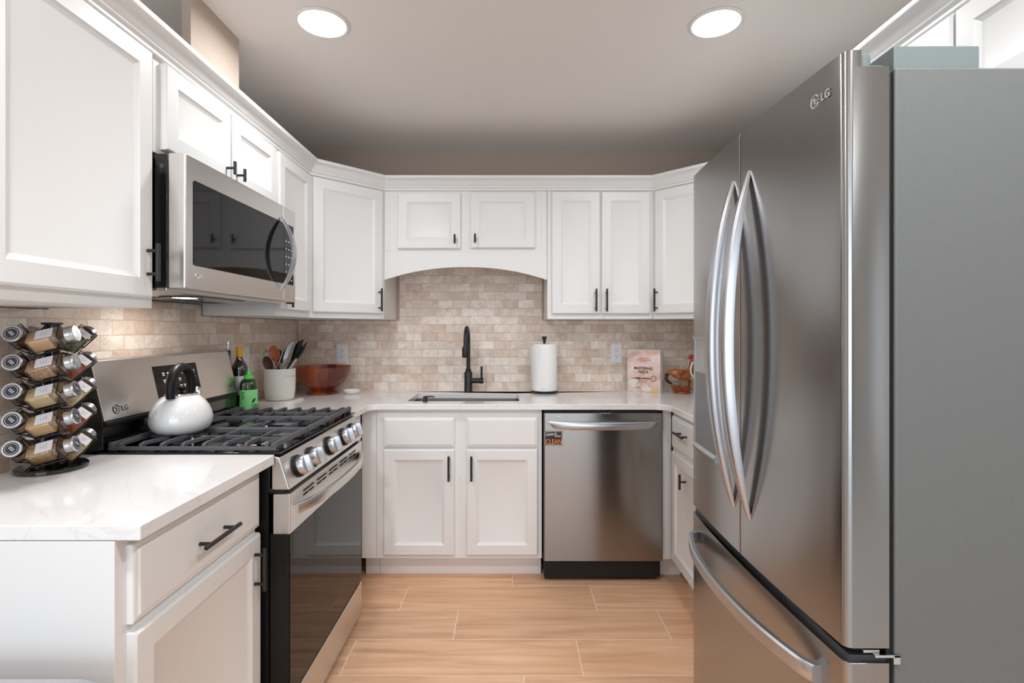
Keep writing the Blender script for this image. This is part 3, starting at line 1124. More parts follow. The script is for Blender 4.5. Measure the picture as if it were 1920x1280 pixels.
for i in range(25):
    u = -1 + 2 * i / 24
    y = 1.938 + 0.355 * u
    b = 0.052 * (1 - abs(u) ** 2.6) + 0.008
    x = -0.6715
    z = 0.733 + 0.002 * (1 - u * u)
    w = 0.0165
    rings.append([(x + b - 0.014, y, z - w), (x + b - 0.003, y, z - w), (x + b, y, z - w + 0.004), (x + b, y, z + w - 0.004), (x + b - 0.003, y, z + w), (x + b - 0.014, y, z + w)])
for s, e in ((0, 1.0), (-1, 1.0)):
    pass
rb(MB().loft(rings).box(-0.6720, -0.660, 1.584, 1.600, 0.7175, 0.7485).box(-0.6720, -0.660, 2.276, 2.292, 0.7175, 0.7485), 'door_handle', M['steel_rg'], door, angle=50)
rb(MB().box(-0.735, -0.672, RY0 + 0.002, RY1 - 0.002, 0.020, 0.157), 'storage_drawer', M['steel_rg'], bevel=0.003)
rb(MB().box(-0.735, -0.694, RY0 + 0.01, RY1 - 0.01, 0.157, 0.1635), 'drawer_gap', M['gap'])
# backguard
bx = [(-1.250, 0.924), (-1.240, 0.926), (-1.240, 1.008), (-1.281, 1.190), (-1.330, 1.190), (-1.330, 0.924)]
bg = rb(MB().prism([(x, z) for x, z in bx], RY0 - 0.002, RY1 + 0.002, axis='y'), 'backguard', M['blkgl'], bevel=0.002)
face = [(-1.2405, 1.012), (-1.2365, 1.013), (-1.2780, 1.196), (-1.288, 1.201), (-1.328, 1.201), (-1.328, 1.191), (-1.281, 1.191)]
rb(MB().prism(face, RY0, RY1, axis='y'), 'backguard_face', M['steel_rg'], bg, bevel=0.001)
rb(MB().box(-1.2425, -1.2290, RY0 + 0.001, RY1 - 0.001, 0.994, 1.010), 'backguard_trim', M['blkplast'], bg, bevel=0.004)
up = Vector((-1.2780 + 1.2365, 0, 1.196 - 1.013)).normalized()
no = Vector((0.183, 0, 0.0415)).normalized()


def onface(y, s, lift=0.0006):
    """point on the sloping backguard: s metres up from the bottom edge"""
    p = Vector((-1.2365, y, 1.013)) + up * s + no * lift
    return p


m0 = frame(onface(1.938, 0.092, 0.0), (0, 1, 0), up)
pn = rb(MB().box(-0.125, 0.125, -0.058, 0.060, -0.001, 0.0008).xf(m0), 'display_panel', M['mwglass'], bg)
for name, xs in (('function_marks', (-0.075, -0.050)), ('number_marks', (0.010, 0.032, 0.054, 0.078, 0.1))):
    mb = MB()
    for i, xx in enumerate(xs):
        for j, zz in enumerate((0.030, 0.004, -0.022)):
            if (i * 3 + j) % 5 == 4:
                continue
            mb.box(xx - 0.007, xx + 0.006, zz, zz + 0.0035, 0.0008, 0.0012)
            mb.box(xx - 0.005, xx + 0.004, zz - 0.007, zz - 0.0035, 0.0008, 0.0012)
    rb(mb.xf(m0), name, M['lcd'], pn)
rb(MB().box(-0.030, -0.012, 0.022, 0.036, 0.0008, 0.0012).xf(m0), 'display_clock', M['lcdblue'], pn)
p = onface(1.615, 0.030) + Vector((-ox, -oy, 0))
logo(bg, p, (0, 1, 0), up, 0.024, M['logodk'])
p = onface(2.262, 0.028) + Vector((-ox, -oy, 0))
text('model_mark', 'ThinQ', 0.009, M['logodk'], bg, frame(p, (0, 1, 0), up), 0.0002)
# burners
for bxx, byy, r in ((-0.85, 1.70, 0.045), (-1.11, 1.72, 0.036), (-0.85, 2.18, 0.04), (-1.11, 2.17, 0.032), (-0.98, 1.94, 0.045)):
    b = rb(MB().lathe([(0.0, 0.9190), (r * 1.25, 0.9190), (r * 1.15, 0.923), (r * 0.95, 0.925), (0, 0.925)], 28, (bxx, byy, 0)), 'burner', M['chrome'])
    rb(MB().lathe([(0.0, 0.925), (r, 0.925), (r, 0.929), (r * 0.9, 0.931), (0, 0.931)], 28, (bxx, byy, 0)), 'burner_cap', M['iron'], b)
    rb(MB().cyl((bxx + r * 1.35, byy - 0.01, 0.9190), (bxx + r * 1.35, byy - 0.01, 0.932), 0.003, 8), 'igniter', M['white'], b)
# three cast-iron grates side by side
GX0, GX1 = -1.222, -0.730
secs = [(1.568, 1.815), (1.819, 2.057), (2.061, 2.308)]
fx = [GX0 + 0.02 + (GX1 - GX0 - 0.04) * i / 7 for i in range(8)]


def bar(mb, p0, p1, w, h):
    """flat-topped bar between two points, z is its top"""
    a, b = Vector(p0), Vector(p1)
    d = (b - a)
    d.z = 0
    d.normalize()
    n = Vector((-d.y, d.x, 0)) * (w / 2)
    nt = n * 0.7
    dz = Vector((0, 0, h))
    mb.hexa([a - n - dz, a + n - dz, b + n - dz, b - n - dz], [a - nt, a + nt, b + nt, b - nt])


for si, (a, b) in enumerate(secs):
    mb = MB()
    lowz, topz = 0.9375, 0.9465
    # rails
    ends = []
    if si == 0:
        bar(mb, (GX0 - 0.012, a + 0.006, lowz - 0.004), (GX1 + 0.012, a + 0.006, lowz - 0.004), 0.012, 0.011)
    if si == 2:
        bar(mb, (GX0 - 0.012, b - 0.006, lowz - 0.004), (GX1 + 0.012, b - 0.006, lowz - 0.004), 0.012, 0.011)
    # front rail and back rail along the section, flat top
    bar(mb, (GX1 + 0.004, a, topz), (GX1 + 0.004, b, topz), 0.020, 0.014)
    bar(mb, (GX0 - 0.004, a, topz), (GX0 - 0.004, b, topz), 0.014, 0.014)
    for yy in (a + 0.012, b - 0.012):
        mb.box(GX1 - 0.004, GX1 + 0.012, yy - 0.009, yy + 0.009, 0.9191, 0.940)
        mb.box(GX0 - 0.010, GX0 + 0.004, yy - 0.009, yy + 0.009, 0.9191, 0.940)
    # cross bars
    ym = (a + b) / 2
    if si != 1:
        bar(mb, (GX0, ym + 0.02, topz - 0.003), (GX0 + 0.16, ym + 0.02, topz - 0.003), 0.011, 0.012)
        bar(mb, (GX1 - 0.10, ym - 0.03, topz - 0.003), (GX1, ym - 0.03, topz - 0.003), 0.011, 0.012)
        bar(mb, (GX0 + 0.2, ym, topz - 0.003), (GX1 - 0.13, ym, topz - 0.003), 0.011, 0.012)
    ci = b - 0.008 if si == 0 else a + 0.008
    if si != 1:
        bar(mb, (GX0, ci, topz - 0.002), (GX1, ci, topz - 0.002), 0.012, 0.014)
    else:
        bar(mb, (GX0, a + 0.008, topz - 0.002), (GX1, a + 0.008, topz - 0.002), 0.012, 0.014)
        bar(mb, (GX0, b - 0.008, topz - 0.002), (GX1, b - 0.008, topz - 0.002), 0.012, 0.014)
    # fingers
    for i, x in enumerate(fx):
        long = i % 2 == 0
        if si == 0:
            q = a + 0.006
            mb.hexa([(x - 0.007, q - 0.006, 0.923), (x + 0.007, q - 0.006, 0.923), (x + 0.006, q + 0.012, 0.923), (x - 0.006, q + 0.012, 0.923)],
                    [(x - 0.005, q, topz - 0.004), (x + 0.005, q, topz - 0.004), (x + 0.005, q + 0.026, topz), (x - 0.005, q + 0.026, topz)])
            bar(mb, (x, q + 0.012, topz), (x + (0.0 if long else 0.018), b - 0.03 if long else ym - 0.01, topz), 0.011, 0.012)
        elif si == 2:
            q = b - 0.006
            mb.hexa([(x - 0.007, q - 0.012, 0.923), (x + 0.007, q - 0.012, 0.923), (x + 0.007, q + 0.006, 0.923), (x - 0.007, q + 0.006, 0.923)],
                    [(x - 0.005, q - 0.026, topz), (x + 0.005, q - 0.026, topz), (x + 0.005, q, topz - 0.002), (x - 0.005, q, topz - 0.002)])
            bar(mb, (x, q - 0.012, topz), (x + (0.0 if not long else -0.018), a + 0.03 if not long else ym + 0.01, topz), 0.011, 0.012)
        else:
            if long:
                bar(mb, (x, a + 0.01, topz), (x + 0.02, ym - 0.03, topz), 0.011, 0.012)
            else:
                bar(mb, (x - 0.02, ym + 0.03, topz), (x, b - 0.01, topz), 0.011, 0.012)
            mb.box(x - 0.004, x + 0.004, a + 0.004, a + 0.012, 0.9191, 0.940) if i in (2, 5) else None
    rb(mb, 'grate', M['iron'], bevel=0.0016)

# ------------------------------------------------------------------ microwave
t = thing('microwave', 'stainless over-the-range microwave with a dark glass door', 'microwave', (-1.15, 1.856, 1.4))
Lm = Matrix.Translation((1.15, -1.856, -1.4))
MY0, MY1, MZ0, MZ1 = 1.478, 2.234, 1.4115, 1.804
rb(MB().box(-1.342, -0.990, MY0, MY1, MZ0 + 0.004, MZ1 - 0.002), 'case', M['blkgl'], bevel=0.003)
mb = MB().box(-0.990, -0.937, MY0 - 0.001, 2.1185, MZ0, MZ1)
dr = rb(mb, 'door', M['steel_rg'], bevel=0.006, seg=3)
cp = rb(MB().box(-0.990, -0.9375, 2.1205, MY1 + 0.001, MZ0, MZ1), 'control_panel', M['steel_rg'], bevel=0.006, seg=3)
rb(MB().prism(rrect(1.512, 2.1175, 1.483, 1.735, 0.008, 3), -0.9375, -0.9358, axis='x'), 'door_glass', M['mwglass'], dr)
rb(MB().prism(rrect(2.1215, 2.210, 1.483, 1.735, 0.004, 3), -0.938, -0.9363, axis='x'), 'control_glass', M['mwglass'], cp)
mb = MB()
for j in range(6):
    for k in range(3):
        mb.box(-0.9364, -0.9358, 2.133 + 0.026 * k, 2.142 + 0.026 * k, 1.50 + 0.032 * j, 1.504 + 0.032 * j)
rb(mb, 'buttons', M['lcd'], cp)
rings = []
for i in range(29):
    u = -1 + 2 * i / 28
    z = 1.601 + 0.155 * u
    b = 0.060 * (1 - abs(u) ** 2.0) + 0.003
    hwid = 0.006 + 0.012 * (1 - abs(u) ** 3)
    x = -0.9365
    y = 2.085
    rings.append([(x + b - 0.009, y - hwid, z), (x + b - 0.003, y - hwid, z), (x + b, y - hwid * 0.5, z), (x + b, y + hwid * 0.5, z), (x + b - 0.003, y + hwid, z), (x + b - 0.009, y + hwid, z)])
rb(MB().loft(rings), 'handle', M['steel_lt'], dr, angle=50)
p = Vector((-0.9364, 1.530, 1.452)) + Vector((1.15, -1.856, -1.4))
logo(dr, p, (0, 1, 0), (0, 0, 1), 0.014, M['logo'])
rb(MB().box(-1.338, -0.995, MY0 + 0.003, MY1 - 0.003, MZ0 - 0.006, MZ0 + 0.004), 'bottom_plate', M['steel_rg'], bevel=0.002)
mb = MB()
for k in range(2):
    a = MY0 + 0.03 + k * 0.40
    for j in range(11):
        mb.box(-1.30 + j * 0.008, -1.296 + j * 0.008, a, a + 0.30, MZ0 - 0.0068, MZ0 - 0.0058)
rb(mb, 'grease_filter', M['dkgrey'])
rb(MB().prism(rrect(-1.18, -1.04, 1.70, 2.02, 0.02, 4), MZ0 - 0.010, MZ0 - 0.006), 'lamp_housing', M['blkgl'], bevel=0.001)
rb(MB().box(-1.15, -1.10, 1.74, 1.80, MZ0 - 0.0108, MZ0 - 0.010), 'lamp_lens', M['mwlamp'])
area_light('hood_lamp', (-1.125, 1.77, MZ0 - 0.013), (0, 0, 0), 0.05, 0.06, 1.3, (1.0, 0.95, 0.90))
rb(MB().cyl((-1.005, MY0, 1.765), (-1.005, MY0 - 0.002, 1.765), 0.007, 12), 'screw', M['dkgrey'])

# ------------------------------------------------------------------ fridge
t = thing('refrigerator', 'stainless french-door refrigerator at the right foreground', 'refrigerator', (1.0, 1.262, 0))
Lm = Matrix.Translation((-1.0, -1.262, 0))
FN, FM0, FM1, FF = 0.885, 1.2595, 1.2650, 1.640
rb(MB().box(0.665, 1.40, FN, FF, 0.02, 1.746), 'case', M['fr_side'], bevel=0.004, seg=3)
rb(MB().box(0.655, 0.666, FN + 0.008, FF - 0.008, 0.05, 1.74), 'gasket', M['gap'])


def fx_front(y):
    """plan curve of the door fronts: gentle bulge towards the room"""
    u = (y - 1.2625) / 0.3775
    return 0.566 + 0.014 * u * u


def door_plan(y0, y1, xb=0.655, rnear=0.014, rfar=0.014, round_n=True, round_f=True):
    pts = []
    n = 14
    ya = y0 + (rnear if round_n else 0.002)
    yb = y1 - (rfar if round_f else 0.002)
    front = [(fx_front(ya + (yb - ya) * i / n), ya + (yb - ya) * i / n) for i in range(n + 1)]
    pts = []
    if round_n:
        x = front[0][0]
        for i in range(6):
            a = radians(90 * i / 6)
            pts.append((x + rnear * (1 - sin(a)) * 1.0, ya - rnear * cos(a)))
    else:
        pts.append((front[0][0] + 0.002, y0))
    pts += front
    if round_f:
        x = front[-1][0]
        for i in range(1, 7):
            a = radians(90 * i / 6)
            pts.append((x + rfar * (1 - cos(a)), yb + rfar * sin(a)))
    else:
        pts.append((front[-1][0] + 0.002, y1))
    pts += [(xb, pts[-1][1]), (xb, pts[0][1])]
    return pts


def clip_plan(pl, xmax):
    return [(min(x, xmax), y) for x, y in pl]


nd = door_plan(FN, FM0, round_f=False)
mb = MB().prism(nd, 0.742, 1.748).prism(clip_plan(nd, 0.607), 1.748, 1.776)
d1 = rb(mb, 'door', M['steel_fr'])
fd = door_plan(FM1, FF, round_n=False, rfar=0.03)
mb = MB().prism(fd, 0.742, 1.748).prism(clip_plan(fd, 0.612), 1.748, 1.776)
d2 = rb(mb, 'door', M['steel_fr'])
dw = door_plan(FN, FF, rfar=0.03)
d3 = rb(MB().prism(dw, 0.070, 0.716), 'freezer_drawer', M['steel_fr'], bevel=0.0012)
dwi = [(max(x, 0.590), min(max(y, FN + 0.008), FF - 0.01)) for x, y in dw]
rb(MB().prism(dwi, 0.716, 0.726), 'drawer_top', M['dkgrey'], d3)
rb(MB().box(0.605, 0.66, FN + 0.02, FF - 0.03, 0.726, 0.742), 'drawer_gap', M['gap'])
rb(MB().box(0.60, 0.665, FN + 0.01, FF - 0.02, 0.02, 0.068), 'base_grille', M['dkgrey'])
# hinges
rb(MB().box(0.672, 0.822, FN + 0.012, FN + 0.10, 1.7465, 1.790).box(0.640, 0.672, FN + 0.035, FN + 0.085, 1.7495, 1.768), 'hinge_cover', M['fr_hinge'], bevel=0.002)
rb(MB().lathe([(0.0, 1.7495), (0.0135, 1.7495), (0.0135, 1.774), (0.011, 1.777), (0.0, 1.777)], 20, (0.6225, FN + 0.024, 0)), 'hinge_pin', M['fr_hinge'])
rb(MB().box(0.672, 0.822, FF - 0.10, FF - 0.012, 1.7465, 1.790), 'hinge_cover', M['fr_hinge'], bevel=0.002)
rb(MB().box(0.628, 0.672, FN - 0.004, FN + 0.05, 0.7275, 0.7325).box(0.660, 0.672, FN - 0.004, FN - 0.001, 0.716, 0.7325).box(0.612, 0.640, FN + 0.002, FN + 0.03, 0.7325, 0.738), 'lower_hinge', M['chrome'], bevel=0.001)


def bow(pf, n=33):
    """bowed flat handle: pf(u) -> (attach point, outward amount, half width, thickness axes)"""
    rings = []
    for i in range(n):
        u = -1 + 2 * i / (n - 1)
        rings.append(pf(u))
    return MB().loft(rings)


def door_handle(yc, zc, hz, name, parent):
    def pf(u):
        z = zc + hz * u
        x0 = fx_front(yc)
        b = 0.064 * (1 - abs(u) ** 2.2) + 0.004
        hw = 0.007 + 0.010 * (1 - abs(u) ** 4)
        th = 0.006 + 0.018 * (1 - abs(u) ** 3)
        xo = x0 - b
        return [(xo + th, yc - hw, z), (xo + 0.004, yc - hw, z), (xo, yc - hw + 0.004, z), (xo, yc + hw - 0.004, z), (xo + 0.004, yc + hw, z), (xo + th, yc + hw, z)]
    return rb(bow(pf), name, M['steel_lt'], parent, angle=60)


door_handle(1.214, 1.2565, 0.412, 'handle', d1)
door_handle(1.300, 1.2565, 0.412, 'handle', d2)


def pf(u):
    y = 1.2655 + 0.3185 * u
    x0 = fx_front(y)
    b = 0.024 + 0.044 * (1 - abs(u) ** 2.4)
    hw = 0.0165
    e = max(0.0, (abs(u) - 0.93) / 0.07)
    th = 0.014 + (b - 0.014 + 0.002) * min(1.0, e * 3)
    z = 0.6555 + 0.006 * (1 - u * u)
    xo = x0 - b + 0.006 * e * e
    return [(xo + th, y, z - hw), (xo + 0.004, y, z - hw), (xo, y, z - hw + 0.004), (xo, y, z + hw - 0.004), (xo + 0.004, y, z + hw), (xo + th, y, z + hw)]


rb(bow(pf, 57), 'handle', M['steel_lt'], d3, angle=40)
# water dispenser on the far door
dy0, dy1 = 1.405, 1.592
mb = MB()
ring = []
for z in (0.918, 0.945, 1.165, 1.272):
    pass
mb.add([], [])
fr = MB()
for (a, b, z0, z1) in ((dy0 - 0.008, dy0, 0.93, 1.272), (dy1, dy1 + 0.008, 0.93, 1.272), (dy0 - 0.008, dy1 + 0.008, 1.264, 1.272)):
    xx = (fx_front(a) + fx_front(b)) / 2
    fr.box(xx - 0.0025, xx + 0.004, a, b, z0, z1)
dsp = rb(fr, 'water_dispenser', M['steel_lt'], d2)
ys = [dy0 + (dy1 - dy0) * i / 8 for i in range(9)]
rb(MB().loft([[(fx_front(y) - 0.0012, y, 1.166), (fx_front(y) - 0.0012, y, 1.262), (fx_front(y) + 0.004, y, 1.262), (fx_front(y) + 0.004, y, 1.166)] for y in ys]), 'dispenser_screen', M['steel_fr'], dsp)
rb(MB().loft([[(fx_front(y) - 0.0012, y, 0.945), (fx_front(y) - 0.0012, y, 1.163), (fx_front(y) + 0.004, y, 1.163), (fx_front(y) + 0.004, y, 0.945)] for y in ys]), 'dispenser_recess', M['disp'], dsp)
rb(MB().loft([[(fx_front(y) - 0.008, y, 0.928), (fx_front(y) - 0.012, y, 0.938), (fx_front(y) - 0.002, y, 0.945), (fx_front(y) + 0.004, y, 0.945), (fx_front(y) + 0.004, y, 0.915)] for y in ys]), 'drip_tray', M['steel_lt'], dsp)
p = Vector((fx_front(0.958) - 0.0008, 0.958, 1.668)) + Vector((-1.0, -1.262, 0))
p0 = Vector((fx_front(0.965) - 0.0008, 0.965, 1.722)) + Vector((-1.0, -1.262, 0))
logo(d1, p0, (0.02, -1, 0), (0, 0, 1), 0.021, M['logo'])

# ------------------------------------------------------------------ outlets


def outlet(label, loc, rotz):
    t = thing('wall_outlet', label, 'outlet', loc, rotz, group='white duplex outlets')
    MB().panel(-0.0365, 0.0365, -0.0595, 0.0595, [(0, 0.0), (0, -0.003), (0.003, -0.0055)]).build('cover_plate', M['outlet'], t)
    r = MB().box(-0.0165, 0.0165, -0.0072, -0.005, -0.034, 0.034).build('receptacle', M['outlet'], t, bevel=0.001)
    mb = MB()
    for s in (0.0185, -0.0185):
        mb.box(-0.0075, -0.0055, -0.0076, -0.0071, s - 0.002, s + 0.007)
        mb.box(0.0055, 0.0075, -0.0076, -0.0071, s - 0.002, s + 0.006)
        mb.cyl((0, -0.0071, s - 0.008), (0, -0.0076, s - 0.008), 0.0024, 8)
    mb.build('slots', M['ink'], r)
    return t


outlet('white duplex outlet on the back tile above the wooden bowl', (-1.062, BACK - 0.008, 1.143), 0)
outlet('white duplex outlet on the back tile beside the cookbook', (0.669, BACK - 0.008, 1.144), 0)
outlet('white duplex outlet on the left tile behind the wine bottle', (LW + 0.008, 2.59, 1.143), Q)

# ------------------------------------------------------------------ left counter, near: spice rack
RC = Vector((-1.246, 1.392, 0.914))
PHI = radians(18)
t = thing('spice_rack', 'black revolving wire spice rack on the near left counter', 'spice rack', tuple(RC))
MB().lathe([(0.0, 0.0), (0.076, 0.0), (0.079, 0.003), (0.079, 0.010), (0.075, 0.0135), (0.0, 0.0145)], 48).build('base', M['blkgl'], t)
PITCH, Z0, NT = 0.0735, 0.062, 5
mb = MB()
for k in range(4):
    a = PHI + k * Q + pi / 4
    x, y = 0.013 * cos(a), 0.013 * sin(a)
    mb.box(x - 0.003, x + 0.003, y - 0.003, y + 0.003, 0.014, 0.396)
mb.box(-0.016, 0.016, -0.016, 0.016, 0.392, 0.398)
for j in range(NT * 2):
    mb.box(-0.014, 0.014, -0.014, 0.014, 0.03 + 0.0385 * j, 0.034 + 0.0385 * j)
mb.build('center_post', M['blk'], t)
TAU = radians(15)
JS = 0.0215     # half side of a jar
fills = {
    'tan': spice_mat('tan_spice', (246, 200, 154), (238, 190, 144), 900),
    'flake': spice_mat('chili_flakes', (170, 108, 76), (238, 200, 164), 320),
    'cream': spice_mat('pale_spice', (246, 212, 164), (238, 202, 152), 900),
    'seed': spice_mat('seed_spice', (186, 140, 96), (240, 206, 160), 420),
    'brown': spice_mat('brown_spice', (98, 62, 40), (116, 76, 50), 700),
    'red': spice_mat('red_spice', (172, 76, 34), (190, 96, 44), 700),
    'green': spice_mat('herb_leaves', (92, 96, 56), (126, 126, 80), 380),
}
COLN = ['front', 'right', 'back', 'left']
TIER = ['bottom', 'fourth', 'third', 'second', 'top']
FILL = {0: ['seed', 'tan', 'cream', 'flake', 'tan'], 1: ['seed', 'red', 'cream', 'red', 'green'],
        2: ['brown', 'red', 'green', 'tan', 'brown'], 3: ['tan', 'tan', 'brown', 'brown', 'brown']}
SAY = {'tan': 'tan powder', 'flake': 'reddish flakes', 'cream': 'pale powder', 'seed': 'brown seeds', 'brown': 'dark brown spice', 'red': 'rust red spice', 'green': 'dried green herb'}


def sq(h, z, c=0.004):
    return [(p[0], p[1], z) for p in rrect(-h, h, -h, h, c, 2)]


def ringc(r, z, n=12):
    return [(r * cos(2 * pi * (i + 0.5) / n - 0.75 * pi), r * sin(2 * pi * (i + 0.5) / n - 0.75 * pi), z) for i in range(n)]


proto = {}


def jar(label, fill, dark, mat4):
    key = (fill, dark)
    if key in proto:
        r = copy_tree(proto[key])
    else:
        r = thing('spice_jar', label, 'jar', group='square glass spice jars')
        MB().loft([sq(JS - 0.001, 0.0), sq(JS, 0.002), sq(JS, 0.070), [(p[0] * 0.9, p[1] * 0.9, 0.076) for p in sq(JS, 0)], ringc(0.0165, 0.081), ringc(0.0165, 0.084)]).build('glass_body', M['jarglass'], r, angle=50)
        MB().loft([sq(JS - 0.002, 0.002, 0.003), sq(JS - 0.002, 0.052, 0.003)]).build('spice_fill', fills[fill], r, angle=50)
        MB().box(JS + 0.0002, JS + 0.0006, -0.0165, 0.0165, 0.022, 0.060).build('paper_label', M['label'], r)
        mbx = MB()
        for q in range(3):
            mbx.box(JS + 0.0006, JS + 0.0008, -0.008 + 0.002 * q, 0.008 - 0.002 * q, 0.046 - 0.006 * q, 0.0475 - 0.006 * q)
        mbx.build('label_print', M['inkgrey'], [c for c in r.children if c.name.startswith('paper_label')][0])
        ld = MB().lathe([(0.0, 0.083), (0.0213, 0.083), (0.0218, 0.085), (0.0211, 0.088), (0.0218, 0.091), (0.0211, 0.094), (0.0218, 0.097), (0.0218, 0.102), (0.0203, 0.104), (0.0, 0.104)], 28).build('lid', M['lid'], r)
        MB().lathe([(0.0, 0.1041), (0.0165, 0.1041), (0.0165, 0.1045), (0, 0.1045)], 28).build('lid_sticker', M['sticker'] if dark else M['stickerlt'], ld)
        mbx = MB()
        mbx.lathe([(0.0128, 0.1046), (0.0136, 0.1046)], 28, cap0=False, cap1=False)
        for q in (-0.003, 0.001):
            mbx.box(-0.007, 0.007, q, q + 0.0016, 0.1045, 0.1047)
        mbx.build('sticker_print', M['whiteink'], ld)
        proto[key] = r
    tag(r, label, 'jar', 'square glass spice jars')
    r.matrix_world = mat4
    return r


wires = MB()
for k in range(4):
    f = PHI + k * Q
    outw = Vector((sin(f), -cos(f), 0))
    a = Vector((cos(f) * cos(TAU), sin(f) * cos(TAU), sin(TAU)))
    upv = (Vector((0, 0, 1)) - a * a.z).normalized()
    n1 = (outw + upv).normalized()
    n2 = (outw - upv).normalized()
    for j in range(NT):
        c = Vector((0, 0, Z0 + PITCH * j)) + outw * 0.051 + Vector((cos(f), sin(f), 0)) * 0.026
        org = RC + c - a * 0.052
        x = n1
        z = a
        y = z.cross(x)
        m = Matrix((x, y, z)).transposed().to_4x4()
        m.translation = org
        dark = not (k == 0 and j in (4, 3))
        jar('%s tier spice jar of %s in the %s column of the wire rack' % (TIER[j], SAY[FILL[k][j]], COLN[k]), FILL[k][j], dark, m)
        # wire cradle round the neck end and foot end
        w = JS * 1.41 + 0.003
        e1 = c + a * 0.020
        e0 = c - a * 0.048
        w2 = JS * 1.41 + 0.0025
        ip = Vector((0, 0, c.z))
        loop = [e1 - outw * w * 0.95, e1 + upv * w, e1 + upv * w * 0.35 + outw * w * 0.65, e1 + outw * w, e1 - upv * w * 0.3 + outw * w * 0.7, e1 - upv * w]
        wires.tube(loop, 0.0016, 6)
        wires.tube([e1 - upv * w2, e0 - upv * w2, e0 + outw * w2, e0 + outw * w2 + upv * 0.004], 0.0016, 6)
        wires.tube([e1 - upv * w2, Vector((0, 0, (e1 - upv * w2).z)) + outw * 0.014], 0.0016, 6)
        wires.tube([e0 - upv * w2, Vector((0, 0, (e0 - upv * w2).z)) + outw * 0.014], 0.0016, 6)
wires.build('wire_cradles', M['blk'], t)

# ------------------------------------------------------------------ kettle on the grate
t = thing('kettle', 'cream enamel whistling kettle with a black arched handle on the range', 'kettle', (-1.120, 1.742, 0.9468), radians(94))
MB().lathe([(0.0, 0.0), (0.066, 0.0), (0.074, 0.002), (0.087, 0.014), (0.094, 0.032), (0.0955, 0.047), (0.092, 0.066), (0.084, 0.086), (0.072, 0.104), (0.058, 0.118), (0.047, 0.125), (0.0, 0.127)], 56).build('body', M['kettle'], t)
lid = MB().lathe([(0.047, 0.124), (0.049, 0.127), (0.047, 0.131), (0.030, 0.134), (0.0, 0.136)], 40, cap0=False).build('lid', M['chrome'], t)
MB().lathe([(0.0, 0.134), (0.006, 0.134), (0.006, 0.140), (0.020, 0.148), (0.021, 0.151), (0.0, 0.153)], 28).build('lid_knob', M['blkplast'], lid)
pts, rad = [], []
for i in range(25):
    a = radians(-18 + 216 * i / 24)
    pts.append((0.062 * cos(a), 0.0, 0.152 + 0.066 * sin(a) - (0.012 if i in (0, 24) else 0)))
    rad.append(0.0135 if i in (0, 24) else 0.0155)
MB().tube(pts, rad, 16).build('handle', M['blkplast'], t)
for s in (-1, 1):
    MB().cyl((s * 0.058, -0.014, 0.126), (s * 0.058, -0.0155, 0.126), 0.0042, 10).build('rivet', M['chrome'], t)
sp = MB().tube([(0.066, 0, 0.092), (0.086, 0, 0.112), (0.098, 0, 0.125)], [0.021, 0.017, 0.015], 20).build('spout', M['kettle'], t)
MB().tube([(0.0965, 0, 0.1235), (0.104, 0, 0.131), (0.108, 0, 0.135)], [0.0165, 0.0165, 0.010], 18).build('whistle', M['chrome'], sp)
MB().tube([(0.104, 0, 0.136), (0.100, 0, 0.152), (0.090, 0, 0.166)], 0.002, 8).build('whistle_lever', M['blkplast'], sp)

# ------------------------------------------------------------------ bottles beyond the range
t = thing('wine_bottle', 'dark wine bottle with gold foil neck beside the range', 'bottle', (-1.294, 2.445, 0.914))
MB().lathe([(0.0, 0.004), (0.03, 0.0), (0.0365, 0.003), (0.0375, 0.008), (0.0375, 0.178), (0.036, 0.196), (0.030, 0.212), (0.021, 0.226), (0.0155, 0.240), (0.0145, 0.26), (0.0145, 0.296), (0, 0.296)], 36).build('glass', M['wineglass'], t)
MB().lathe([(0.0149, 0.248), (0.0152, 0.25), (0.0150, 0.282), (0.0165, 0.283), (0.0165, 0.293), (0.0155, 0.298), (0.0, 0.299)], 28, cap0=False).build('foil', M['foil'], t)
rings = []
for z in (0.072, 0.160):
    rings.append([(0.0380 * cos(radians(a)), 0.0380 * sin(radians(a)), z) for a in range(-130, 31, 8)])
MB().loft(rings, False, False, closed=False).build('front_label', M['label'], t)

t = thing('squeeze_bottle', 'green squeeze bottle with a bright green nozzle and label beside the wine bottle', 'bottle', (-1.208, 2.362, 0.914))
MB().lathe([(0.0, 0.0), (0.035, 0.0), (0.0375, 0.003), (0.0375, 0.118), (0.0365, 0.130), (0.031, 0.144), (0.022, 0.152), (0.017, 0.154), (0, 0.154)], 36).build('bottle_body', M['greenbottle'], t)
lb = MB().lathe([(0.0379, 0.014), (0.0382, 0.015), (0.0382, 0.103), (0.0379, 0.104)], 48, cap0=False, cap1=False).build('wrap_label', M['labgreen'], t)
cp = MB().lathe([(0.0, 0.152), (0.0195, 0.152), (0.0195, 0.166), (0.017, 0.169), (0.009, 0.172), (0.007, 0.178), (0.0035, 0.199), (0.0, 0.200)], 28).build('cap', M['capgreen'], t)


def on_cyl(r, ang, z):
    a = radians(ang)
    return frame((r * cos(a), r * sin(a), z), (-sin(a), cos(a), 0), (0, 0, 1))


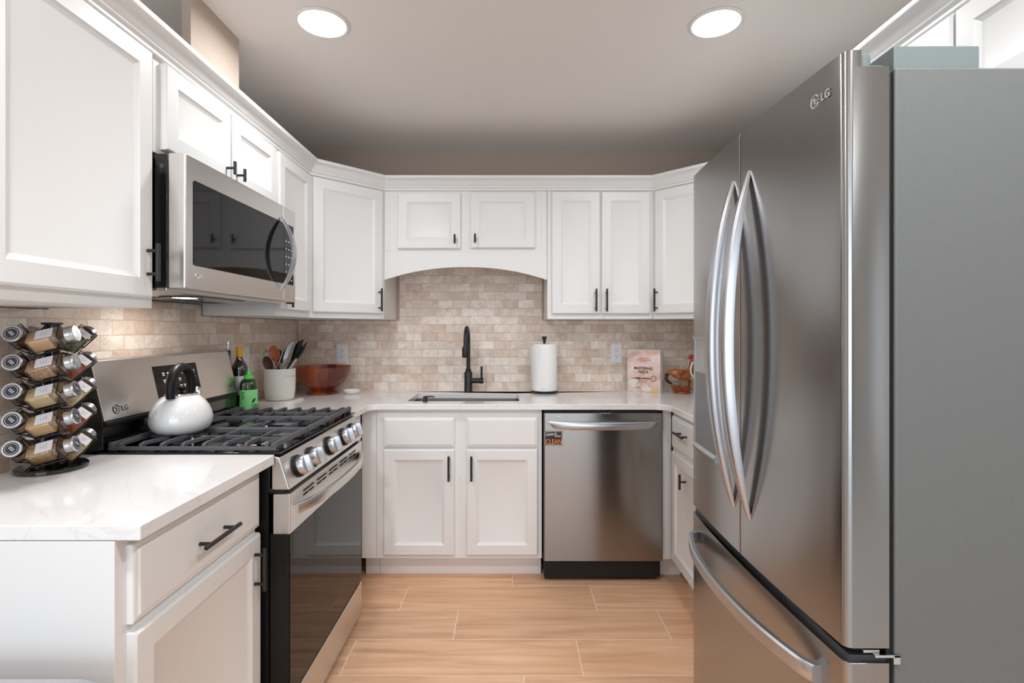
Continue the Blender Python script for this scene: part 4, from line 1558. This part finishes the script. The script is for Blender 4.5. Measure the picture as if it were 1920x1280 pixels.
# lettering wraps round the right-hand side of the label
for ch, an in zip('GRAZA', (-52, -27, -1, 24, 49)):
    text('label_letter', ch, 0.022, M['inkgreen'], lb, on_cyl(0.0385, an + 6, 0.024), 0.0002, bold=0.0002)
mb = MB()
for q in range(6):
    m_ = on_cyl(0.0385, -112, 0.094 - q * 0.006)
    b = MB().box(0, 0.018 - 0.002 * (q % 3), 0, 0.0018, 0, 0.0002).xf(m_)
    mb.add(b.v, b.f)
mb.build('label_text', M['inkgreen'], lb)
m_ = on_cyl(0.0385, -30, 0.055)
leaf = [(0.011 * sin(radians(a)) * 0.5, 0.013 * cos(radians(a)), 0.0) for a in range(0, 360, 24)]
b = MB().loft([[(x, y, 0.0) for x, y, z in leaf], [(x, y, 0.0003) for x, y, z in leaf]]).xf(m_ @ Matrix.Rotation(radians(-35), 4, 'Z'))
b.build('label_leaf', M['inkgreen'], lb)

t = thing('oil_bottle', 'slim glass oil bottle with a metal pour spout behind the range corner', 'bottle', (-1.304, 2.365, 0.914))
MB().lathe([(0.0, 0.0), (0.023, 0.0), (0.025, 0.003), (0.025, 0.165), (0.021, 0.19), (0.012, 0.212), (0.0105, 0.22), (0.0105, 0.268), (0.012, 0.270), (0.012, 0.276), (0, 0.276)], 28).build('glass', M['oilbottle'], t)
MB().lathe([(0.0, 0.003), (0.023, 0.004), (0.023, 0.120), (0.0, 0.121)], 24).build('oil', M['oil'], t)
st = MB().lathe([(0.0, 0.262), (0.009, 0.262), (0.010, 0.272), (0.0085, 0.276), (0.010, 0.279), (0.0085, 0.284), (0.0, 0.285)], 18).build('stopper', M['blkplast'], t)
MB().lathe([(0.0, 0.285), (0.015, 0.285), (0.015, 0.289), (0.006, 0.293), (0.005, 0.30), (0.0045, 0.33), (0.002, 0.336), (0.0, 0.336)], 18).build('pour_spout', M['chrome'], st)

# marble tray and utensil crock
o = MB().prism(rrect(-1.328, -1.128, 2.61, 2.80, 0.01, 3), 0.9142, 0.9235).build('marble_tray', M['marble'], bevel=0.001)
tag(o, 'thin white marble tray under the utensil crock', 'tray')
CKX, CKY, CKZ = -1.217, 2.705, 0.9236
t = thing('utensil_crock', 'matte white utensil crock on the marble tray', 'crock', (CKX, CKY, CKZ))
mb = MB().lathe([(0.0, 0.0), (0.058, 0.0), (0.066, 0.004), (0.071, 0.014), (0.0755, 0.06), (0.0765, 0.163), (0.0752, 0.165), (0.0738, 0.163), (0.072, 0.06), (0.064, 0.010), (0.0, 0.008)], 48)
ck = mb.build('body', M['crock'], t)
for ch, an in zip('UTENSILS', (-46, -36, -27, -17, -8, 1, 7, 16)):
    text('crock_letter', ch, 0.012, M['inkgrey'], ck, on_cyl(0.0768, an - 3, 0.122), 0.0002)

CV = Vector((CKX, CKY, CKZ))


def utensil(name, label, cat, base, tip):
    """empty at the foot inside the crock, local z pointing to the tip, local y away from the viewer"""
    b = CV + Vector(base)
    e = CV + Vector(tip)
    z = (e - b)
    L = z.length
    z.normalize()
    x = Vector((0, 1, 0)).cross(z).normalized()
    y = z.cross(x)
    o = thing(name, label, cat)
    m = Matrix((x, y, z)).transposed().to_4x4()
    m.translation = b
    o.matrix_world = m
    return o, L


def blade(pts, th=0.0016):
    """flat outline in local xz with a thickness along y"""
    return MB().prism(pts, -th, th, axis='y')


def ell(cx, cz, rx, rz, n=20):
    return [(cx + rx * cos(2 * pi * i / n), cz + rz * sin(2 * pi * i / n)) for i in range(n)]


t, L = utensil('wooden_spoon', 'reddish wooden spoon with a broad oval bowl in the crock', 'spoon', (0.02, 0.0, 0.012), (-0.022, -0.035, 0.288))
MB().tube([(0, 0, 0), (0, 0, L - 0.07)], [0.005, 0.006], 10).build('handle', M['spoonwood'], t)
MB().loft([[(0.028 * s * cos(2 * pi * i / 24), yy, L - 0.042 + 0.042 * s * sin(2 * pi * i / 24)) for i in range(24)] for s, yy in ((0.55, 0.010), (0.9, 0.006), (1.0, 0.0), (0.9, -0.001), (0.5, 0.003))]).build('spoon_bowl', M['spoonwood'], t)
t, L = utensil('dark_spoon', 'dark walnut ladle with a pale rim at the left of the crock', 'spoon', (0.01, -0.03, 0.012), (-0.050, -0.052, 0.228))
MB().tube([(0, 0, 0), (0, 0, L - 0.06)], 0.005, 10).build('handle', M['darkwood'], t)
MB().loft([[(0.026 * s * cos(2 * pi * i / 24), yy, L - 0.036 + 0.040 * s * sin(2 * pi * i / 24)) for i in range(24)] for s, yy in ((0.5, 0.012), (0.9, 0.007), (1.0, 0.0), (0.9, 0.0), (0.5, 0.006))]).build('spoon_bowl', M['darkwood'], t)
MB().tube([(0.0262 * cos(2 * pi * i / 28), -0.001, L - 0.036 + 0.0402 * sin(2 * pi * i / 28)) for i in range(29)], 0.0012, 6).build('rim', M['steel_lt'], t)
t, L = utensil('whisk', 'wire balloon whisk leaning left in the crock', 'whisk', (0.02, 0.02, 0.012), (-0.072, -0.008, 0.262))
MB().tube([(0, 0, 0), (0, 0, L - 0.12)], 0.006, 10).build('handle', M['steel_lt'], t)
mb = MB()
for k in range(4):
    ang = pi * k / 4 + 0.3
    pp = []
    for i in range(19):
        a = pi * i / 18
        r = 0.03 * cos(a)
        h = L - 0.12 + 0.12 * sin(a) ** 0.6
        pp.append((r * cos(ang), r * sin(ang), h))
    mb.tube(pp, 0.0016, 6)
mb.build('wires', M['steel_lt'], t)
t, L = utensil('dark_spatula', 'dark brown spatula behind the wooden spoon in the crock', 'spatula', (0.015, 0.03, 0.012), (-0.035, 0.030, 0.262))
MB().tube([(0, 0, 0), (0, 0, L - 0.06)], 0.005, 10).build('handle', M['darkwood'], t)
blade([(-0.012, L - 0.07), (0.012, L - 0.07), (0.028, L - 0.05), (0.026, L - 0.006), (0.015, L), (-0.018, L - 0.002), (-0.027, L - 0.01), (-0.028, L - 0.05)], 0.003).build('blade', M['darkwood'], t, bevel=0.001)
t, L = utensil('tongs', 'long silver tongs leaning right in the crock', 'tongs', (-0.045, -0.03, 0.012), (0.064, -0.03, 0.322))
for s in (-1, 1):
    MB().tube([(0.0, 0, 0), (s * 0.010, 0, L * 0.4), (s * 0.010, 0, L * 0.75), (s * 0.006, 0, L)], [0.004, 0.006, 0.0075, 0.004], 8, flat=(1, 0.5), up=(0, 1, 0)).build('arm', M['steel_lt'], t)
t, L = utensil('slotted_turner', 'dark red slotted turner in the middle of the crock', 'turner', (-0.03, -0.02, 0.012), (0.045, -0.012, 0.272))
MB().tube([(0, 0, 0), (0, 0, L - 0.07)], 0.005, 10).build('handle', M['blkplast'], t)
blade([(-0.008, L - 0.085), (0.008, L - 0.085), (0.021, L - 0.06), (0.022, L - 0.004), (0.015, L - 0.004), (0.014, L - 0.012), (0.007, L - 0.012), (0.006, L), (-0.004, L), (-0.005, L - 0.012), (-0.012, L - 0.012), (-0.013, L - 0.002), (-0.022, L - 0.002), (-0.021, L - 0.06)], 0.0016).build('blade', M['darkwood'], t)
t, L = utensil('steel_spoon', 'wide silver serving spoon right of centre in the crock', 'spoon', (-0.045, -0.035, 0.012), (0.086, -0.040, 0.300))
MB().tube([(0, 0, 0), (0, 0, L - 0.09)], [0.004, 0.006], 8).build('handle', M['steel_lt'], t)
MB().loft([[(0.019 * s * cos(2 * pi * i / 24), yy, L - 0.055 + 0.062 * s * sin(2 * pi * i / 24)) for i in range(24)] for s, yy in ((0.55, 0.009), (0.9, 0.005), (1.0, 0.0), (0.9, 0.0), (0.5, 0.004))]).build('spoon_bowl', M['steel_lt'], t)
t, L = utensil('black_ladle', 'black nylon spoon with a pointed tip at the right of the crock', 'spoon', (-0.04, 0.01, 0.012), (0.122, -0.006, 0.318))
MB().tube([(0, 0, 0), (0, 0, L - 0.09)], 0.0055, 8).build('handle', M['blkplast'], t)
MB().tube([(0, 0, L - 0.13), (0, 0, L - 0.08), (-0.002, 0, L - 0.04), (0, 0, L - 0.018), (0.004, 0, L)], [0.006, 0.016, 0.020, 0.011, 0.002], 14, flat=(0.35, 1), up=(0, 1, 0)).build('spoon_bowl', M['blkplast'], t)
t, L = utensil('serving_fork', 'dark serving fork with a steel collar rightmost in the crock', 'fork', (-0.050, -0.025, 0.012), (0.158, -0.030, 0.300))
MB().tube([(0, 0, 0), (0, 0, L - 0.10)], [0.004, 0.0065], 8).build('handle', M['steel_lt'], t)
MB().tube([(0, 0, L - 0.105), (0, 0, L - 0.075), (-0.002, 0, L - 0.04), (-0.006, 0, L)], [0.0065, 0.009, 0.008, 0.003], 10, flat=(0.4, 1), up=(0, 1, 0)).build('tines', M['blkplast'], t)

# wooden bowl, white dish
t = thing('wooden_bowl', 'large staved wooden salad bowl on a foot in the back left corner', 'bowl', (-1.115, 3.045, 0.914))
mb = MB().lathe([(0.0, 0.0), (0.088, 0.0), (0.095, 0.004), (0.090, 0.012), (0.072, 0.020), (0.066, 0.028), (0.090, 0.040), (0.122, 0.066), (0.146, 0.100), (0.160, 0.140), (0.164, 0.160), (0.161, 0.163),
                 (0.157, 0.160), (0.150, 0.135), (0.136, 0.100), (0.112, 0.070), (0.07, 0.046), (0.0, 0.040)], 72)
mb.build('bowl_body', M['bowl'], t)
o = MB().lathe([(0.0, 0.0), (0.026, 0.0), (0.036, 0.004), (0.046, 0.013), (0.050, 0.022), (0.049, 0.0235), (0.046, 0.021), (0.034, 0.009), (0.0, 0.006)], 40).build('small_dish', M['white'])
o.location = (-0.938, 3.035, 0.914)
tag(o, 'small white ceramic dish right of the wooden bowl', 'dish')

# ------------------------------------------------------------------ right of the sink
t = thing('paper_towel_holder', 'black paper towel stand with a full white roll right of the faucet', 'paper towel holder', (0.205, 3.09, 0.914))
MB().lathe([(0.0, 0.0), (0.086, 0.0), (0.088, 0.003), (0.088, 0.007), (0.084, 0.011), (0.0, 0.013)], 44).build('base', M['blkgl'], t)
MB().cyl((0, 0, 0.012), (0, 0, 0.305), 0.006, 12).build('post', M['blk'], t)
MB().lathe([(0.0, 0.302), (0.008, 0.302), (0.0085, 0.312), (0.0155, 0.334), (0.015, 0.338), (0.0, 0.339)], 24).build('finial', M['blk'], t)
rl = MB().lathe([(0.020, 0.014), (0.0765, 0.014), (0.0775, 0.016), (0.0775, 0.291), (0.0765, 0.293), (0.020, 0.293), (0.020, 0.014)], 56, cap0=False, cap1=False).build('paper_roll', M['paper'], t)
# loose outer sheet flaring at the left
rings = []
for z, fl in ((0.016, 0.0), (0.10, 0.005), (0.19, 0.011), (0.284, 0.018)):
    ring = []
    for i in range(17):
        a = radians(250 - 84 * i / 16)
        r = 0.0782 + fl * (i / 16) ** 1.3
        ring.append((r * cos(a), r * sin(a), z))
    rings.append(ring)
MB().loft(rings, False, False, closed=False).build('loose_sheet', M['paper'], rl)

# cookbook
BW, BH, BT = 0.206, 0.258, 0.036
t = thing('cookbook', 'pink Mastering Pasta cookbook standing upright on the back counter', 'book', (0.81, 3.115, 0.9145), radians(-33))
MB().box(-BW / 2, BW / 2, 0.0, 0.0028, 0, BH).build('front_cover', M['cover'], t)
MB().box(-BW / 2, BW / 2, BT - 0.0028, BT, 0, BH).box(-BW / 2 - 0.001, -BW / 2 + 0.002, 0.0, BT, 0, BH).build('back_cover', M['pages'], t)
MB().box(-BW / 2 + 0.002, BW / 2 - 0.005, 0.003, BT - 0.003, 0.004, BH - 0.004).build('pages', M['pages'], t)
fc = [c for c in t.children if c.name.startswith('front_cover')][0]
G = lambda x, z: frame((x, -0.0004, z), (1, 0, 0), (0, 0, 1))
text('title', 'MASTERING', 0.0225, M['ink'], fc, G(-0.002, 0.136), 0.0002, 'CENTER', squash=0.95, bold=0.0006)
text('title', 'PASTA', 0.0225, M['ink'], fc, G(-0.002, 0.114), 0.0002, 'CENTER', squash=0.95, bold=0.0006)
mb = MB()
for z, w in ((0.203, 0.062), (0.192, 0.092), (0.181, 0.042), (0.066, 0.042), (0.056, 0.036)):
    x = -w / 2
    while x < w / 2:
        q = 0.004 + 0.004 * random.random()
        mb.box(x, min(x + q, w / 2), -0.0005, 0.0, z, z + 0.0035)
        x += q + 0.0015
mb.build('small_print', M['inkbrown'], fc)
# cover picture: noodles top right, cutter across the middle, dough and cheese below
mb = MB()
for k in range(7):
    cx, cz = 0.02 + 0.011 * k, BH - 0.014 - 0.006 * (k % 3)
    mb.tube([(cx + 0.008 * cos(a), -0.0005, cz + 0.007 * sin(a)) for a in [2 * pi * i / 14 for i in range(15)]], 0.0014, 5)
mb.build('noodle_picture', M['noodle'], fc)
MB().prism([(-0.078, 0.082), (-0.03, 0.088), (-0.012, 0.084), (0.0, 0.087), (0.042, 0.086), (0.042, 0.081), (0.0, 0.078), (-0.012, 0.080), (-0.03, 0.077)], -0.0008, -0.0001, axis='y').build('cutter_handle_picture', M['knifewood'], fc)
MB().tube([(0.062 + 0.015 * cos(a), -0.0005, 0.083 + 0.016 * sin(a)) for a in [2 * pi * i / 20 for i in range(21)]], 0.0016, 5).build('cutter_wheel_picture', M['logodk'], fc)
MB().prism(ell(-0.062, 0.052, 0.034, 0.026), -0.0006, -0.0001, axis='y').prism(ell(0.018, 0.018, 0.03, 0.016), -0.0007, -0.0001, axis='y').build('flour_picture', M['flour'], fc)
MB().prism([(0.048, 0.004), (0.092, 0.006), (0.084, 0.034), (0.056, 0.036)], -0.0009, -0.0001, axis='y').build('cheese_picture', M['cheese'], fc)
mb = MB().tube([(-0.026, -0.0005, 0.078), (-0.030, -0.0005, 0.058), (-0.046, -0.0005, 0.040)], 0.0016, 5)
mb.tube([(-0.048, -0.0005, 0.022), (-0.034, -0.0005, 0.030), (-0.018, -0.0005, 0.022)], 0.0016, 5)
mb.build('string_picture', M['knifewood'], fc)

# rooster figurine
t = thing('rooster_figurine', 'glazed amber rooster figurine right of the cookbook', 'figurine', (1.035, 3.06, 0.914))
sp = [(-0.098, 0, 0.118), (-0.080, 0, 0.126), (-0.055, 0, 0.121), (-0.02, 0, 0.110), (0.012, 0, 0.108), (0.035, 0, 0.122), (0.046, 0, 0.150), (0.048, 0, 0.178), (0.052, 0, 0.200), (0.066, 0, 0.208), (0.082, 0, 0.204)]
MB().tube(sp, [0.006, 0.020, 0.034, 0.042, 0.040, 0.031, 0.0205, 0.0165, 0.0165, 0.013, 0.003], 20, flat=(1, 0.8), up=(0, 1, 0.001)).build('body', M['amber'], t, angle=80)
MB().tube([(-0.055, -0.030, 0.128), (-0.02, -0.036, 0.116), (0.010, -0.031, 0.106)], [0.006, 0.022, 0.010], 14, flat=(0.35, 1), up=(0, 1, 0)).build('wing', M['rust'], t, angle=80)
MB().tube([(0.030, 0, 0.205), (0.036, 0, 0.216), (0.050, 0, 0.222), (0.064, 0, 0.220)], [0.010, 0.013, 0.011, 0.004], 12, flat=(0.45, 1), up=(0, 1, 0)).build('comb', M['pink'], t, angle=80)
MB().tube([(0.070, 0, 0.200), (0.072, 0, 0.186), (0.070, 0, 0.176)], [0.006, 0.008, 0.004], 10).build('wattle', M['pink'], t)
mb = MB()
for k, (w, q) in enumerate(((0.0, 0.0), (0.008, 0.010), (0.018, 0.016))):
    mb.tube([(-0.085 + w, 0.004 * k, 0.128), (-0.108 + w, 0.004 * k, 0.112 - q * 0.4), (-0.112 + w, 0.004 * k, 0.088 - q * 0.4), (-0.098 + w, 0.004 * k, 0.066), (-0.076 + w, 0.004 * k, 0.052)], [0.004, 0.0045, 0.004, 0.0035, 0.002], 8)
mb.build('tail_feathers', M['darkwood'], t, angle=80)
for s, x in ((-0.008, 0.012), (0.010, 0.034)):
    MB().tube([(x + 0.004, s, 0.082), (x + 0.008, s, 0.055), (x - 0.004, s, 0.028), (x - 0.002, s, 0.012)], [0.011, 0.007, 0.004, 0.005], 10).build('leg', M['amber'], t, angle=80)
mb = MB()
for k in range(9):
    a = -0.055 + 0.012 * k
    mb.tube([(a * 0.6 - 0.01, 0.0, 0.0), (a - 0.005, -0.012, 0.022 + 0.008 * (k % 3)), (a - 0.02, -0.004, 0.038 + 0.010 * ((k + 1) % 3) * (1 if k < 6 else 0.3))], [0.010, 0.011, 0.004], 8)
mb.lathe([(0.0, 0.0), (0.048, 0.0), (0.05, 0.004), (0.042, 0.013), (0.0, 0.016)], 24, (-0.008, 0, 0))
mb.build('plinth', M['rust'], t, angle=80)

# pitcher mostly hidden behind the fridge
t = thing('pitcher', 'white pitcher mostly hidden behind the fridge with its loop handle showing', 'pitcher', (1.135, 2.88, 0.914))
MB().lathe([(0.0, 0.0), (0.06, 0.0), (0.066, 0.004), (0.076, 0.06), (0.072, 0.13), (0.056, 0.19), (0.058, 0.235), (0.055, 0.236), (0.052, 0.19), (0.066, 0.13), (0.07, 0.06), (0.0, 0.01)], 40).build('body', M['white'], t)
MB().tube([(-0.062, 0, 0.205), (-0.090, 0, 0.206), (-0.112, 0, 0.19), (-0.122, 0, 0.16), (-0.118, 0, 0.13), (-0.103, 0, 0.106), (-0.072, 0, 0.094)], 0.0042, 10).build('handle', M['white'], t)

# bin in the near left corner, only its rim shows
t = thing('waste_bin', 'grey bin just showing at the bottom left corner in front of the counter end', 'bin', (-0.93, 0.80, 0))
MB().loft([rr3(0.20, 0.105, 0.03, 0.0), rr3(0.215, 0.12, 0.04, 0.62)]).build('bucket', M['bin'], t)
MB().loft([rr3(0.222, 0.126, 0.045, 0.62), rr3(0.222, 0.126, 0.045, 0.655), rr3(0.205, 0.11, 0.04, 0.672), rr3(0.16, 0.07, 0.03, 0.677)]).build('lid', M['bin'], t)
